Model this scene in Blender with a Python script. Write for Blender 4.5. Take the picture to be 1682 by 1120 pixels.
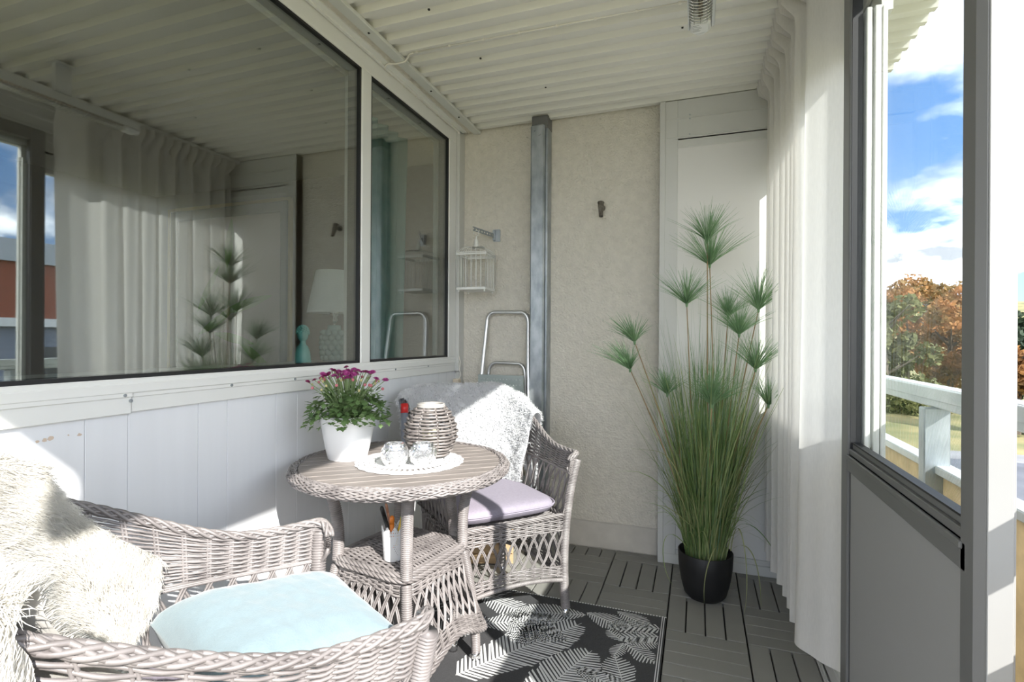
import bpy, math, random
import numpy as np
from mathutils import Vector, Matrix

random.seed(7)
rng = np.random.default_rng(7)
for o in list(bpy.data.objects):
    bpy.data.objects.remove(o)
SC = bpy.context.scene
COL = SC.collection
pi = math.pi

# ------------------------------------------------------------------ camera
cam_d = bpy.data.cameras.new('camera')
cam = bpy.data.objects.new('camera', cam_d)
COL.objects.link(cam)
cam_d.sensor_fit = 'HORIZONTAL'
cam_d.sensor_width = 36.0
cam_d.lens = 857.6 / 1682 * 36.0
cam_d.shift_y = -3.2 / 1682
cam_d.clip_start = 0.02
cam_d.clip_end = 2000
cam.matrix_world = Matrix.Translation((0.4142, -2.7815, 1.1579)) @ Matrix.Rotation(0.34171, 4, 'Z') @ Matrix.Rotation(pi / 2, 4, 'X') @ Matrix.Rotation(0.006, 4, 'Z')
SC.camera = cam

# ------------------------------------------------------------------ world: blue sky with cumulus clouds
W = bpy.data.worlds.new('sky')
SC.world = W
W.use_nodes = True
nt = W.node_tree
nt.nodes.clear()
def wn(t, **k):
    n = nt.nodes.new(t)
    for a, b in k.items():
        setattr(n, a, b)
    return n
L = nt.links.new
tc = wn('ShaderNodeTexCoord')
sep = wn('ShaderNodeSeparateXYZ'); L(tc.outputs['Generated'], sep.inputs[0])
gr = wn('ShaderNodeValToRGB'); L(sep.outputs['Z'], gr.inputs[0])
e = gr.color_ramp.elements
e[0].position = 0.0; e[0].color = (0.21, 0.29, 0.42, 1)
e[1].position = 0.75; e[1].color = (0.044, 0.105, 0.25, 1)
m_ = e.new(0.28); m_.color = (0.072, 0.155, 0.31, 1)
zz = wn('ShaderNodeMath', operation='MAXIMUM'); L(sep.outputs['Z'], zz.inputs[0]); zz.inputs[1].default_value = 0.0
za = wn('ShaderNodeMath', operation='ADD'); L(zz.outputs[0], za.inputs[0]); za.inputs[1].default_value = 0.28
dx = wn('ShaderNodeMath', operation='DIVIDE'); L(sep.outputs['X'], dx.inputs[0]); L(za.outputs[0], dx.inputs[1])
dy = wn('ShaderNodeMath', operation='DIVIDE'); L(sep.outputs['Y'], dy.inputs[0]); L(za.outputs[0], dy.inputs[1])
cmb = wn('ShaderNodeCombineXYZ'); L(dx.outputs[0], cmb.inputs[0]); L(dy.outputs[0], cmb.inputs[1]); cmb.inputs[2].default_value = 5.9
n1 = wn('ShaderNodeTexNoise'); n1.inputs['Scale'].default_value = 1.15; n1.inputs['Detail'].default_value = 9; n1.inputs['Roughness'].default_value = 0.52
L(cmb.outputs[0], n1.inputs['Vector'])
cr = wn('ShaderNodeValToRGB'); L(n1.outputs[0], cr.inputs[0])
cr.color_ramp.elements[0].position = 0.465; cr.color_ramp.elements[0].color = (0, 0, 0, 1)
cr.color_ramp.elements[1].position = 0.585; cr.color_ramp.elements[1].color = (1, 1, 1, 1)
n2 = wn('ShaderNodeTexNoise'); n2.inputs['Scale'].default_value = 3.0; n2.inputs['Detail'].default_value = 5
L(cmb.outputs[0], n2.inputs['Vector'])
cc = wn('ShaderNodeValToRGB'); L(n2.outputs[0], cc.inputs[0])
cc.color_ramp.elements[0].position = 0.35; cc.color_ramp.elements[0].color = (0.24, 0.26, 0.29, 1)
cc.color_ramp.elements[1].position = 0.6; cc.color_ramp.elements[1].color = (1.9, 1.9, 1.9, 1)
mx = wn('ShaderNodeMixRGB'); L(cr.outputs[0], mx.inputs[0]); L(gr.outputs[0], mx.inputs[1]); L(cc.outputs[0], mx.inputs[2])
bg = wn('ShaderNodeBackground'); L(mx.outputs[0], bg.inputs[0]); bg.inputs[1].default_value = 1.0
wo = wn('ShaderNodeOutputWorld'); L(bg.outputs[0], wo.inputs[0])

# ------------------------------------------------------------------ sun
sd = bpy.data.lights.new('sun', 'SUN')
sd.energy = 2.3
sd.angle = math.radians(0.55)
sd.color = (1.0, 0.965, 0.91)
sun = bpy.data.objects.new('sun', sd)
COL.objects.link(sun)
sun.rotation_euler = Vector((1.0, -0.81, 0.835)).to_track_quat('Z', 'Y').to_euler()

SC.view_settings.view_transform = 'Standard'
SC.view_settings.look = 'None'
SC.view_settings.gamma = 1.0
SC.view_settings.use_curve_mapping = False
SC.view_settings.exposure = 2.15

# ------------------------------------------------------------------ helpers: materials
MATS = {}
def mat(name, col, rough=0.5, metal=0.0, var=0.0, vscale=8.0, vstretch=(1, 1, 1), bump=0.0, bscale=60.0,
        col2=None, thr=None, trans=0.0, spec=0.5, sheen=0.0, objrand=0.0):
    if name in MATS:
        return MATS[name]
    m = bpy.data.materials.new(name)
    m.use_nodes = True
    t = m.node_tree
    b = t.nodes['Principled BSDF']
    b.inputs['Base Color'].default_value = (*col, 1)
    b.inputs['Roughness'].default_value = rough
    b.inputs['Metallic'].default_value = metal
    b.inputs['Specular IOR Level'].default_value = spec
    if sheen:
        b.inputs['Sheen Weight'].default_value = sheen
    tcn = t.nodes.new('ShaderNodeTexCoord')
    mp = t.nodes.new('ShaderNodeMapping')
    mp.inputs['Scale'].default_value = vstretch
    t.links.new(tcn.outputs['Object'], mp.inputs[0])
    last = None
    if var > 0 or col2 is not None:
        nz = t.nodes.new('ShaderNodeTexNoise')
        nz.inputs['Scale'].default_value = vscale
        nz.inputs['Detail'].default_value = 5
        t.links.new(mp.outputs[0], nz.inputs['Vector'])
        rp = t.nodes.new('ShaderNodeValToRGB')
        t.links.new(nz.outputs[0], rp.inputs[0])
        c2 = col2 if col2 is not None else tuple(c * (1 - var) for c in col)
        lo, hi = thr if thr else (0.3, 0.7)
        rp.color_ramp.elements[0].position = lo
        rp.color_ramp.elements[1].position = hi
        rp.color_ramp.elements[0].color = (*c2, 1)
        rp.color_ramp.elements[1].color = (*col, 1)
        last = rp.outputs[0]
    if objrand > 0:
        oi = t.nodes.new('ShaderNodeObjectInfo')
        mr = t.nodes.new('ShaderNodeMapRange')
        mr.inputs['To Min'].default_value = 1 - objrand
        mr.inputs['To Max'].default_value = 1 + objrand * 0.3
        t.links.new(oi.outputs['Random'], mr.inputs['Value'])
        mm = t.nodes.new('ShaderNodeVectorMath'); mm.operation = 'SCALE'
        if last is None:
            mm.inputs[0].default_value = col
        else:
            t.links.new(last, mm.inputs[0])
        t.links.new(mr.outputs[0], mm.inputs['Scale'])
        last = mm.outputs[0]
    if last is not None:
        t.links.new(last, b.inputs['Base Color'])
    if bump > 0:
        nb = t.nodes.new('ShaderNodeTexNoise')
        nb.inputs['Scale'].default_value = bscale
        nb.inputs['Detail'].default_value = 3
        t.links.new(mp.outputs[0], nb.inputs['Vector'])
        bp = t.nodes.new('ShaderNodeBump')
        bp.inputs['Strength'].default_value = bump
        bp.inputs['Distance'].default_value = 0.01
        t.links.new(nb.outputs[0], bp.inputs['Height'])
        t.links.new(bp.outputs[0], b.inputs['Normal'])
    if trans > 0:
        tr = t.nodes.new('ShaderNodeBsdfTranslucent')
        if last is not None:
            t.links.new(last, tr.inputs[0])
        else:
            tr.inputs[0].default_value = (*col, 1)
        ms = t.nodes.new('ShaderNodeMixShader')
        ms.inputs[0].default_value = trans
        t.links.new(b.outputs[0], ms.inputs[1])
        t.links.new(tr.outputs[0], ms.inputs[2])
        t.links.new(ms.outputs[0], t.nodes['Material Output'].inputs[0])
    MATS[name] = m
    return m

def glass_mat(name, tint=(0.93, 0.96, 0.95), base=0.05, graze=0.6):
    m = bpy.data.materials.new(name)
    m.use_nodes = True
    t = m.node_tree
    t.nodes.clear()
    lw = t.nodes.new('ShaderNodeLayerWeight'); lw.inputs[0].default_value = 0.5
    pw = t.nodes.new('ShaderNodeMath'); pw.operation = 'POWER'; pw.inputs[1].default_value = 4.0
    t.links.new(lw.outputs['Facing'], pw.inputs[0])
    mr = t.nodes.new('ShaderNodeMapRange'); mr.inputs['To Min'].default_value = base; mr.inputs['To Max'].default_value = graze
    t.links.new(pw.outputs[0], mr.inputs['Value'])
    gl = t.nodes.new('ShaderNodeBsdfGlossy'); gl.inputs['Roughness'].default_value = 0.0
    gl.inputs['Color'].default_value = (0.95, 0.97, 0.96, 1)
    tr = t.nodes.new('ShaderNodeBsdfTransparent'); tr.inputs[0].default_value = (*tint, 1)
    ms = t.nodes.new('ShaderNodeMixShader')
    t.links.new(mr.outputs[0], ms.inputs[0]); t.links.new(tr.outputs[0], ms.inputs[1]); t.links.new(gl.outputs[0], ms.inputs[2])
    out = t.nodes.new('ShaderNodeOutputMaterial'); t.links.new(ms.outputs[0], out.inputs[0])
    return m

# ------------------------------------------------------------------ helpers: meshes
class MB:
    def __init__(self):
        self.v = []; self.q = []; self.t = []; self.n = 0
    def add(self, V, Q=None, T=None):
        V = np.asarray(V, float).reshape(-1, 3)
        if Q is not None and len(Q): self.q.append(np.asarray(Q, int) + self.n)
        if T is not None and len(T): self.t.append(np.asarray(T, int) + self.n)
        self.v.append(V); self.n += len(V)
        return self
    def grid(self, P, cu=False, cv=False):
        P = np.asarray(P, float); a, b = P.shape[:2]
        i = np.arange(a if cu else a - 1)[:, None]; j = np.arange(b if cv else b - 1)[None, :]
        i2 = (i + 1) % a; j2 = (j + 1) % b
        Q = np.stack([i * b + j, i2 * b + j, i2 * b + j2, i * b + j2], -1).reshape(-1, 4)
        return self.add(P.reshape(-1, 3), Q)
    def box(self, x0, x1, y0, y1, z0, z1, bev=0.0):
        if bev > 0:
            b = min(bev, abs(x1 - x0) * .45, abs(y1 - y0) * .45, abs(z1 - z0) * .45)
            # rings with chamfered corners
            def ring(x0, x1, y0, y1, z, c):
                return [(x0 + c, y0, z), (x1 - c, y0, z), (x1, y0 + c, z), (x1, y1 - c, z), (x1 - c, y1, z), (x0 + c, y1, z), (x0, y1 - c, z), (x0, y0 + c, z)]
            R = [ring(x0 + b, x1 - b, y0 + b, y1 - b, z0, b * .5), ring(x0, x1, y0, y1, z0 + b, b), ring(x0, x1, y0, y1, z1 - b, b), ring(x0 + b, x1 - b, y0 + b, y1 - b, z1, b * .5)]
            n0 = self.n
            self.grid(np.array(R), cv=True)
            T = []
            for k in range(1, 7):
                T.append((0, k + 1, k)); T.append((24, 24 + k, 24 + k + 1))
            self.t.append(np.array(T) + n0)
            return self
        V = [(x0, y0, z0), (x1, y0, z0), (x1, y1, z0), (x0, y1, z0), (x0, y0, z1), (x1, y0, z1), (x1, y1, z1), (x0, y1, z1)]
        return self.add(V, [(0, 3, 2, 1), (4, 5, 6, 7), (0, 1, 5, 4), (1, 2, 6, 5), (2, 3, 7, 6), (3, 0, 4, 7)])
    def obox(self, c, ax, ay, az):
        c, ax, ay, az = map(np.array, (c, ax, ay, az))
        V = [c + sx * ax + sy * ay + sz * az for sz in (-1, 1) for sx, sy in ((-1, -1), (1, -1), (1, 1), (-1, 1))]
        return self.add(V, [(0, 3, 2, 1), (4, 5, 6, 7), (0, 1, 5, 4), (1, 2, 6, 5), (2, 3, 7, 6), (3, 0, 4, 7)])
    def tube(self, P, r, sides=6, N=None, closed=False, caps=True):
        P = np.asarray(P, float); n = len(P)
        if closed: T = np.roll(P, -1, 0) - np.roll(P, 1, 0)
        else: T = np.gradient(P, axis=0)
        T /= np.linalg.norm(T, axis=1, keepdims=True) + 1e-12
        if N is None:
            m = np.abs(T).mean(0); ref = np.eye(3)[int(np.argmin(m))]
            N = np.tile(ref, (n, 1))
        N = np.asarray(N, float)
        if N.ndim == 1: N = np.tile(N, (n, 1))
        B = np.cross(T, N); B /= np.linalg.norm(B, axis=1, keepdims=True) + 1e-12
        A = np.cross(B, T)
        r = np.broadcast_to(np.asarray(r, float), (n,))
        a = np.arange(sides) * 2 * pi / sides
        G = P[:, None] + r[:, None, None] * (np.cos(a)[None, :, None] * A[:, None] + np.sin(a)[None, :, None] * B[:, None])
        n0 = self.n
        self.grid(G, cu=closed, cv=True)
        if caps and not closed:
            T_ = []
            for k in range(1, sides - 1):
                T_.append((0, k, k + 1)); o = (n - 1) * sides; T_.append((o, o + k + 1, o + k))
            self.t.append(np.array(T_) + n0)
        return self
    def lathe(self, prof, c=(0, 0, 0), seg=32, sq=None, capb=True, capt=False):
        prof = np.asarray(prof, float); a = np.arange(seg) * 2 * pi / seg
        ca, sa = np.cos(a), np.sin(a)
        if sq:
            k = (np.abs(ca) ** sq + np.abs(sa) ** sq) ** (-1 / sq); ca, sa = ca * k, sa * k
        G = np.stack([c[0] + prof[:, 0][:, None] * ca, c[1] + prof[:, 0][:, None] * sa, c[2] + prof[:, 1][:, None] + 0 * ca], -1)
        n0 = self.n
        self.grid(G, cv=True)
        T_ = []
        o = (len(prof) - 1) * seg
        for k in range(1, seg - 1):
            if capb: T_.append((0, k + 1, k))
            if capt: T_.append((o, o + k, o + k + 1))
        if T_: self.t.append(np.array(T_) + n0)
        return self
    def ball(self, c, r, seg=10, rings=6):
        r = np.broadcast_to(np.asarray(r, float), (3,))
        th = np.linspace(0.02, pi - 0.02, rings); a = np.arange(seg) * 2 * pi / seg
        G = np.stack([c[0] + r[0] * np.sin(th)[:, None] * np.cos(a), c[1] + r[1] * np.sin(th)[:, None] * np.sin(a), c[2] - r[2] * np.cos(th)[:, None] + 0 * a], -1)
        return self.grid(G, cv=True)
    def ribbons(self, P, Wd, width):
        """P (m, s, 3) centre lines, Wd (m, s, 3) width directions, width (m, s) or (s,)"""
        m, s = P.shape[:2]
        w = np.broadcast_to(width, (m, s))[..., None] * Wd * 0.5
        V = np.stack([P - w, P + w], 2)
        i = np.arange(m)[:, None] * (2 * s); j = np.arange(s - 1)[None, :] * 2
        Q = np.stack([i + j, i + j + 1, i + j + 3, i + j + 2], -1).reshape(-1, 4)
        return self.add(V.reshape(-1, 3), Q)
    def xf(self, M):
        M = np.array(M); V = np.concatenate(self.v)
        self.v = [V @ M[:3, :3].T + M[:3, 3]]
        return self
    def mesh(self, name, mt, smooth=False):
        me = bpy.data.meshes.new(name)
        V = np.concatenate(self.v)
        q = np.concatenate(self.q) if self.q else np.zeros((0, 4), int)
        t = np.concatenate(self.t) if self.t else np.zeros((0, 3), int)
        me.vertices.add(len(V)); me.vertices.foreach_set('co', V.ravel())
        li = np.concatenate([q.ravel(), t.ravel()])
        me.loops.add(len(li)); me.loops.foreach_set('vertex_index', li.astype(np.int32))
        me.polygons.add(len(q) + len(t))
        st = np.concatenate([np.arange(len(q)) * 4, len(q) * 4 + np.arange(len(t)) * 3])
        me.polygons.foreach_set('loop_start', st.astype(np.int32))
        me.polygons.foreach_set('use_smooth', np.full(len(q) + len(t), bool(smooth)))
        me.update(calc_edges=True)
        me.validate()
        if mt is not None:
            for x in (mt if isinstance(mt, (list, tuple)) else [mt]): me.materials.append(x)
        return me
    def build(self, name, mt, parent=None, smooth=False, kind=None, label=None):
        o = bpy.data.objects.new(name, self.mesh(name, mt, smooth))
        COL.objects.link(o)
        if parent is not None: o.parent = parent
        if kind: o['kind'] = kind
        if label: o['label'] = label
        return o

def thing(name, label, cat, loc=(0, 0, 0), rz=0.0, group=None):
    o = bpy.data.objects.new(name, None)
    o.empty_display_size = 0.1
    COL.objects.link(o)
    o.location = loc; o.rotation_euler = (0, 0, rz)
    o['label'] = label; o['category'] = cat
    if group: o['group'] = group
    return o
def tag(o, label, cat, group=None, kind=None):
    o['label'] = label; o['category'] = cat
    if group: o['group'] = group
    if kind: o['kind'] = kind
    return o
def struct(name, mb, mt, smooth=False):
    o = mb.build(name, mt, None, smooth); o['kind'] = 'structure'; return o
def instance(me, name, parent, loc=(0, 0, 0), rot=(0, 0, 0), scale=(1, 1, 1)):
    o = bpy.data.objects.new(name, me); COL.objects.link(o)
    o.parent = parent; o.location = loc; o.rotation_euler = rot; o.scale = scale
    return o
def smoothstep(x):
    x = np.clip(x, 0, 1); return x * x * (3 - 2 * x)
def vnoise(P, s=1.0, seed=0):
    """cheap smooth pseudo-noise from summed sines, in about -1..1"""
    P = np.asarray(P) * s; r = np.random.default_rng(seed); out = 0
    for k in range(6):
        d = r.normal(size=3); d /= np.linalg.norm(d); fq = 0.6 + 1.1 * r.random() * (k + 1) * .6
        out = out + np.sin((P @ d) * fq * 2 * pi + r.random() * 6.28) / (1 + .35 * k)
    return out / 3.0

# ------------------------------------------------------------------ palette
M_white = mat('white_painted_metal', (0.80, 0.80, 0.77), 0.4, var=0.04, vscale=3)
M_panel = mat('white_wall_board', (0.80, 0.81, 0.83), 0.5, var=0.04, vscale=4, vstretch=(1, 6, .4))
M_soffit = mat('pale_soffit_metal', (0.66, 0.67, 0.63), 0.45)
M_ceil = mat('cream_corrugated_metal', (0.80, 0.79, 0.74), 0.55, var=0.05, vscale=2)
M_plaster = mat('cream_render', (0.72, 0.68, 0.595), 0.9, var=0.10, vscale=30, bump=0.9, bscale=95)
M_base = mat('cream_concrete', (0.62, 0.585, 0.52), 0.85, var=0.12, vscale=14, bump=0.15)
M_grey = mat('light_grey_aluminium', (0.60, 0.60, 0.57), 0.42, var=0.04, vscale=3)
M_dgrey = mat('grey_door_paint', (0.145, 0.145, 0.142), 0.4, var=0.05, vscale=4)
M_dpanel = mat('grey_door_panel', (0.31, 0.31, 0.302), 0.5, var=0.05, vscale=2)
M_black = mat('black_rubber', (0.012, 0.012, 0.013), 0.5)
M_galv = mat('galvanised_steel', (0.46, 0.49, 0.51), 0.42, metal=0.65, col2=(0.30, 0.33, 0.35), vscale=22, vstretch=(1, 1, .5), thr=(.35, .65))
M_alu = mat('aluminium', (0.72, 0.72, 0.71), 0.32, metal=0.85, var=0.1, vscale=5)
M_steel = mat('polished_steel', (0.75, 0.75, 0.75), 0.15, metal=1.0)
M_deck = mat('grey_deck_plastic', (0.30, 0.292, 0.268), 0.62, var=0.06, vscale=10, bump=0.03, bscale=200, objrand=0.10)
M_deckbase = mat('dark_deck_grid', (0.02, 0.02, 0.02), 0.8)
M_wick = mat('grey_wicker', (0.27, 0.247, 0.24), 0.42, col2=(0.15, 0.134, 0.13), vscale=16, vstretch=(1, 1, 1), thr=(.3, .65), spec=0.6)
M_plank = mat('grey_brown_plank', (0.30, 0.265, 0.245), 0.55, var=0.35, vscale=9, vstretch=(1, 12, 12), objrand=0.12)
M_whiteplastic = mat('white_glazed_pot', (0.80, 0.80, 0.80), 0.3)
M_potblack = mat('matt_black_pot', (0.008, 0.008, 0.009), 0.55)
M_glassL = glass_mat('window_glass', (0.90, 0.93, 0.92), 0.19, 0.7)
M_glassR = glass_mat('clear_glazing', (0.955, 0.975, 0.975), 0.035, 0.55)

# ================================================================== SETTING
# ---- floor: dark grid with deck tiles, each with four slats (thing > part > sub-part)
fl = MB().box(-0.97, 1.24, -3.5, 0.14, -0.30, -0.022)
floor = struct('floor', fl, M_deckbase)
slat_meshes = {}
def slat_mesh(w, l):
    k = (round(w, 3), round(l, 3))
    if k not in slat_meshes:
        slat_meshes[k] = MB().box(-w / 2, w / 2, -l / 2, l / 2, -0.021, 0.0, 0.002).mesh('slat', M_deck)
    return slat_meshes[k]
for i in range(-4, 3):
    for j in range(-1, 11):
        x0, x1 = i * .3, i * .3 + .3
        y1 = -j * .3; y0 = y1 - .3
        vert = (i + j) % 2 == 0
        cx0, cx1 = max(x0, -.955), min(x1, .822)
        cy1, cy0 = min(y1, .115), y0
        if cx1 - cx0 < .03 or cy1 - cy0 < .03: continue
        tile = MB().box(cx0 + .003, cx1 - .003, cy0 + .003, cy1 - .003, -.024, -.017).build('deck_tile', M_deckbase, floor)
        for k in range(4):
            if vert:
                a, b = x0 + k * .075 + .0028, x0 + k * .075 + .0722
                a, b = max(a, cx0), min(b, cx1)
                if b - a < .01: continue
                instance(slat_mesh(b - a, cy1 - cy0 - .006), 'slat', tile, ((a + b) / 2, (cy0 + cy1) / 2, rng.uniform(-.0006, .0006)))
            else:
                a, b = y0 + k * .075 + .0015, y0 + k * .075 + .0735
                a, b = max(a, cy0), min(b, cy1)
                if b - a < .01: continue
                instance(slat_mesh(b - a, cx1 - cx0 - .006), 'slat', tile, ((cx0 + cx1) / 2, (a + b) / 2, rng.uniform(-.0006, .0006)), (0, 0, pi / 2))
# aluminium floor track of the glazing
tr = MB()
tr.box(.826, .96, -3.5, .10, -.022, .004)
for x in (.828, .852, .876, .905, .93):
    tr.box(x, x + .005, -3.5, .10, .004, .022)
trk = tr.build('trim_1', M_grey); trk['kind'] = 'structure'

# ---- ceiling: corrugated sheet
prof = []
y = -3.45
per = .095
while y < 5.0:
    prof += [(y, 2.425), (y + .040, 2.425), (y + .052, 2.402), (y + .083, 2.402)]
    y += per
prof = np.array(prof) + np.array([(-.003 - (-3.45 % per)) % per - per, 0])
G = np.stack([np.stack([np.full(len(prof), x), prof[:, 0], prof[:, 1]], -1) for x in (-.84, 1.25)], 1)
G2 = G[::-1].copy(); G2[..., 2] += .004
cb = MB(); cb.grid(G); cb.grid(G2)
ceiling = struct('ceiling', cb, M_ceil)
scr = MB().box(-.004, .004, -.004, .004, -.006, 0, .001).mesh('screw', M_black)
for (x, yy) in ((-.55, -1.03), (-.1, -1.0), (-.5, -.65), (.35, -.60), (-.3, -.3), (.5, -1.2)):
    instance(scr, 'screw', ceiling, (x, yy, 2.404))
# roof slab above so no light leaks through the sheet
roof = struct('trim_2', MB().box(-1.2, 1.235, -3.45, 5.0, 2.445, 2.60), M_soffit)
# trim strip along the ceiling's edge on the window side
tb = MB().box(-.862, -.815, -3.45, .10, 2.385, 2.402, .002)
trim3 = struct('trim_3', tb, M_soffit)
for yy in (-1.0, -.48, -.16):
    instance(scr, 'screw', trim3, (-.838, yy, 2.387))
struct('trim_4', MB().box(-.900, -.860, -3.45, .115, 2.398, 2.45), M_plaster)
struct('trim_5', MB().box(-.960, -.898, -3.45, .075, 2.392, 2.45).box(-.935, -.925, -3.45, .07, 2.385, 2.395), M_white)

# ---- left wall: boards, sill trim, window frame
wl = MB()
wl.box(-1.10, -.972, -3.5, .14, -.1, 1.0)
wl.box(-1.10, -1.00, -3.5, .14, 2.37, 2.60)
wall_left = struct('wall_left', wl, M_panel)
ys = [.10]
pat = [.2, .1]
yy = -.05; edges = [.085]
k = 0
while yy > -3.5:
    edges.append(yy); yy -= (.1, .2)[k % 2]; k += 1
for a, b in zip(edges[1:], edges[:-1]):
    MB().box(-.975, -.960, a + .0004, b - .0004, -.01, .968, .0012).build('board', M_panel, wall_left)
chip = mat('chipped_paint', (0.62, 0.50, 0.40), 0.8)
cm = MB()
for (cy, cz, s) in ((-2.046, .925, .005), (-2.02, .928, .008), (-2.032, .926, .006), (-1.985, .929, .003), (-1.962, .926, .006)):
    a = np.arange(7) * 2 * pi / 7; r = s * (0.6 + .5 * rng.random(7))
    V = np.stack([np.full(7, -.9592), cy + r * np.cos(a), cz + r * .7 * np.sin(a)], -1)
    cm.add(V, None, [(0, k_, k_ + 1) for k_ in range(1, 6)])
cm.build('paint_chip', chip, wall_left)
# trims under the window
tt = MB()
tt.box(-.965, -.948, -1.848, .085, .965, 1.015, .002).box(-.965, -.944, -1.848, .085, 1.003, 1.018, .002)
struct('trim_6', tt, M_white)
tt = MB()
tt.box(-.965, -.9465, -3.5, -1.850, .962, 1.016, .002).box(-.965, -.942, -3.5, -1.850, 1.004, 1.019, .002)
trim7 = struct('trim_7', tt, M_white)
scx = MB().tube([(0, 0, 0), (.003, 0, 0)], .0045, 8).mesh('screw', M_galv)
for yy, zz_ in ((-1.87, 1.010), (-1.855, .995), (-1.55, 1.010), (-1.28, 1.010), (-.95, 1.010), (-.62, 1.01), (-.3, 1.01), (-2.05, 1.02)):
    instance(scx, 'screw', trim7, (-.944, yy, zz_))
# window frame
fr = MB()
fr.box(-1.02, -.945, -3.5, .035, 1.014, 1.052, .003)
fr.box(-1.02, -.940, -3.5, .035, 1.014, 1.040, .003)
fr.box(-1.02, -.945, -3.5, .035, 2.318, 2.398, .003)
fr.box(-1.02, -.945, -.890, -.822, 1.050, 2.320, .004)
fr.box(-1.02, -.945, -.055, .035, 1.050, 2.320, .004)
window_1 = struct('window_1', fr, M_white)
# bevelled glazing beads, slightly sunk
for (a, b) in ((-3.4, -.890), (-.822, -.055)):
    g = MB(); t_ = .010
    z0, z1 = 1.052, 2.318
    for (p, q, r_, s) in ((a, b, z0, z0 + t_), (a, b, z1 - t_, z1), (a, a + t_, z0, z1), (b - t_, b, z0, z1)):
        g.box(-1.012, -.951, p, q, r_, s)
    g.build('gasket', M_black, window_1)
    MB().box(-.964, -.959, a + .004, b - .004, z0 + .004, z1 - .004).build('pane', M_glassL, window_1)
    sf = MB()
    for (p, q, r_, s) in ((a - .1, b + .13, z0 - .10, z0 - .035), (a - .1, b + .13, z1 + .02, z1 + .08), (b + .068, b + .13, z0 - .08, z1 + .08)):
        sf.box(-1.09, -1.06, p, q, r_, s, .004)
    sf.build('inner_sash', M_white, window_1)
# corner strip between window and rendered wall
struct('trim_8', MB().box(-.962, -.925, .036, .112, .965, 2.40, .003).box(-.962, -.93, .07, .112, -.02, .965), M_grey)

# ---- back wall
wb = MB()
wb.box(-.98, .90, .110, .30, .150, 2.60)
wall_back = struct('wall_back', wb, M_plaster)
struct('baseboard_back', MB().box(-.98, .222, .122, .30, -.02, .148).box(-.98, .222, .118, .2, .0, .142, .003), M_base)
# right-hand panel on the back wall
pf = MB()
pf.box(.222, .312, .048, .12, -.0, 2.398, .002)
pf.box(.222, .250, .040, .12, -.0, 2.398, .002)
pf.box(.25, .92, .050, .12, 2.19, 2.398, .002)
pf.box(.25, .92, .046, .12, 2.30, 2.306).box(.25, .92, .046, .12, 2.205, 2.21)
pf.box(.222, .92, .045, .12, 0, .050, .002)
pf.box(.30, .92, .052, .12, .05, .075)
pf.box(.280, .92, .050, .12, 2.150, 2.20, .002)
pf.box(.85, .96, .045, .12, 0, 2.398)
tp = struct('trim_9', pf, M_grey)
MB().box(.300, .86, .056, .08, .072, 2.165).build('seal', M_black, tp)
MB().box(.3035, .86, .0535, .075, .076, 2.160, .001).build('panel', mat('white_laminate', (.70, .69, .66), .45), tp)
sy = MB().tube([(0, 0, 0), (0, -.003, 0)], .004, 8).mesh('screw', M_galv)
for (x, z) in ((.235, 2.33), (.37, 2.315), (.37, 2.295), (.37, 2.215)):
    instance(sy, 'screw', tp, (x, .048 if z < 2.4 else .04, z))

# ---- steel column on the back wall
cs = MB()
cs.box(-.477, -.395, .012, .11, -.0, 2.36, .008)
cs.box(-.395, -.380, .035, .11, .0, 2.36, .003)
colm = cs.build('steel_column', M_galv)
tag(colm, 'galvanised steel column standing against the rendered back wall', 'column')
MB().box(-.472, -.378, .02, .11, 2.34, 2.41, .003).build('top_bracket', M_dgrey, colm)
for (dx, dz) in ((-.455, 2.325), (-.425, 2.30)):
    MB().tube([(dx, .013, dz), (dx, .006, dz)], .007, 6).build('bolt', M_galv, colm)

# ================================================================== RIGHT SIDE GLAZING
def framed(mb, x0, x1, y0, y1, z0, z1, wf, wn_, top=.06, bot=.06, bev=.002):
    mb.box(x0, x1, y1 - wf, y1, z0, z1, bev)
    mb.box(x0, x1, y0, y0 + wn_, z0, z1, bev)
    mb.box(x0, x1, y0, y1, z0, z0 + bot, bev)
    mb.box(x0, x1, y0, y1, z1 - top, z1, bev)
    return mb
# header over the glazing
hd = MB()
hd.box(.872, .898, -3.45, .06, 2.11, 2.40)
hd.box(.872, .898, -1.14, .06, 2.04, 2.12)
for z in (2.12, 2.17, 2.22, 2.28, 2.34):
    hd.box(.862, .904, -3.45, .058, z, z + .018, .003)
struct('wall_right', hd, M_grey)
# outer, far panel (fixed)
XO0, XO1 = .838, .882
far = MB()
framed(far, XO0, XO1, -1.140, .045, .024, 2.05, .05, .050, .05, .06)
far.box(XO0, XO1, -1.140, .045, .832, .873, .002)
far.box(XO0 - .005, XO1, -1.06, .045, .837, .848, .002)
far.box(XO0 - .003, XO0 + .010, -1.152, -1.10, .024, 2.05, .002).box(XO0 + .015, XO0 + .030, -1.156, -1.10, .024, 2.05, .002).box(XO0 + .034, XO0 + .046, -1.150, -1.10, .024, 2.05, .002)
window_2 = struct('window_2', far, M_grey)
MB().box(.858, .863, -1.09, .0, .871, 2.02).build('pane', M_glassR, window_2)
MB().box(.848, .870, -1.09, .0, .075, .835).build('panel', mat('white_sill_panel', (.74, .74, .70), .5), window_2)
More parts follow.
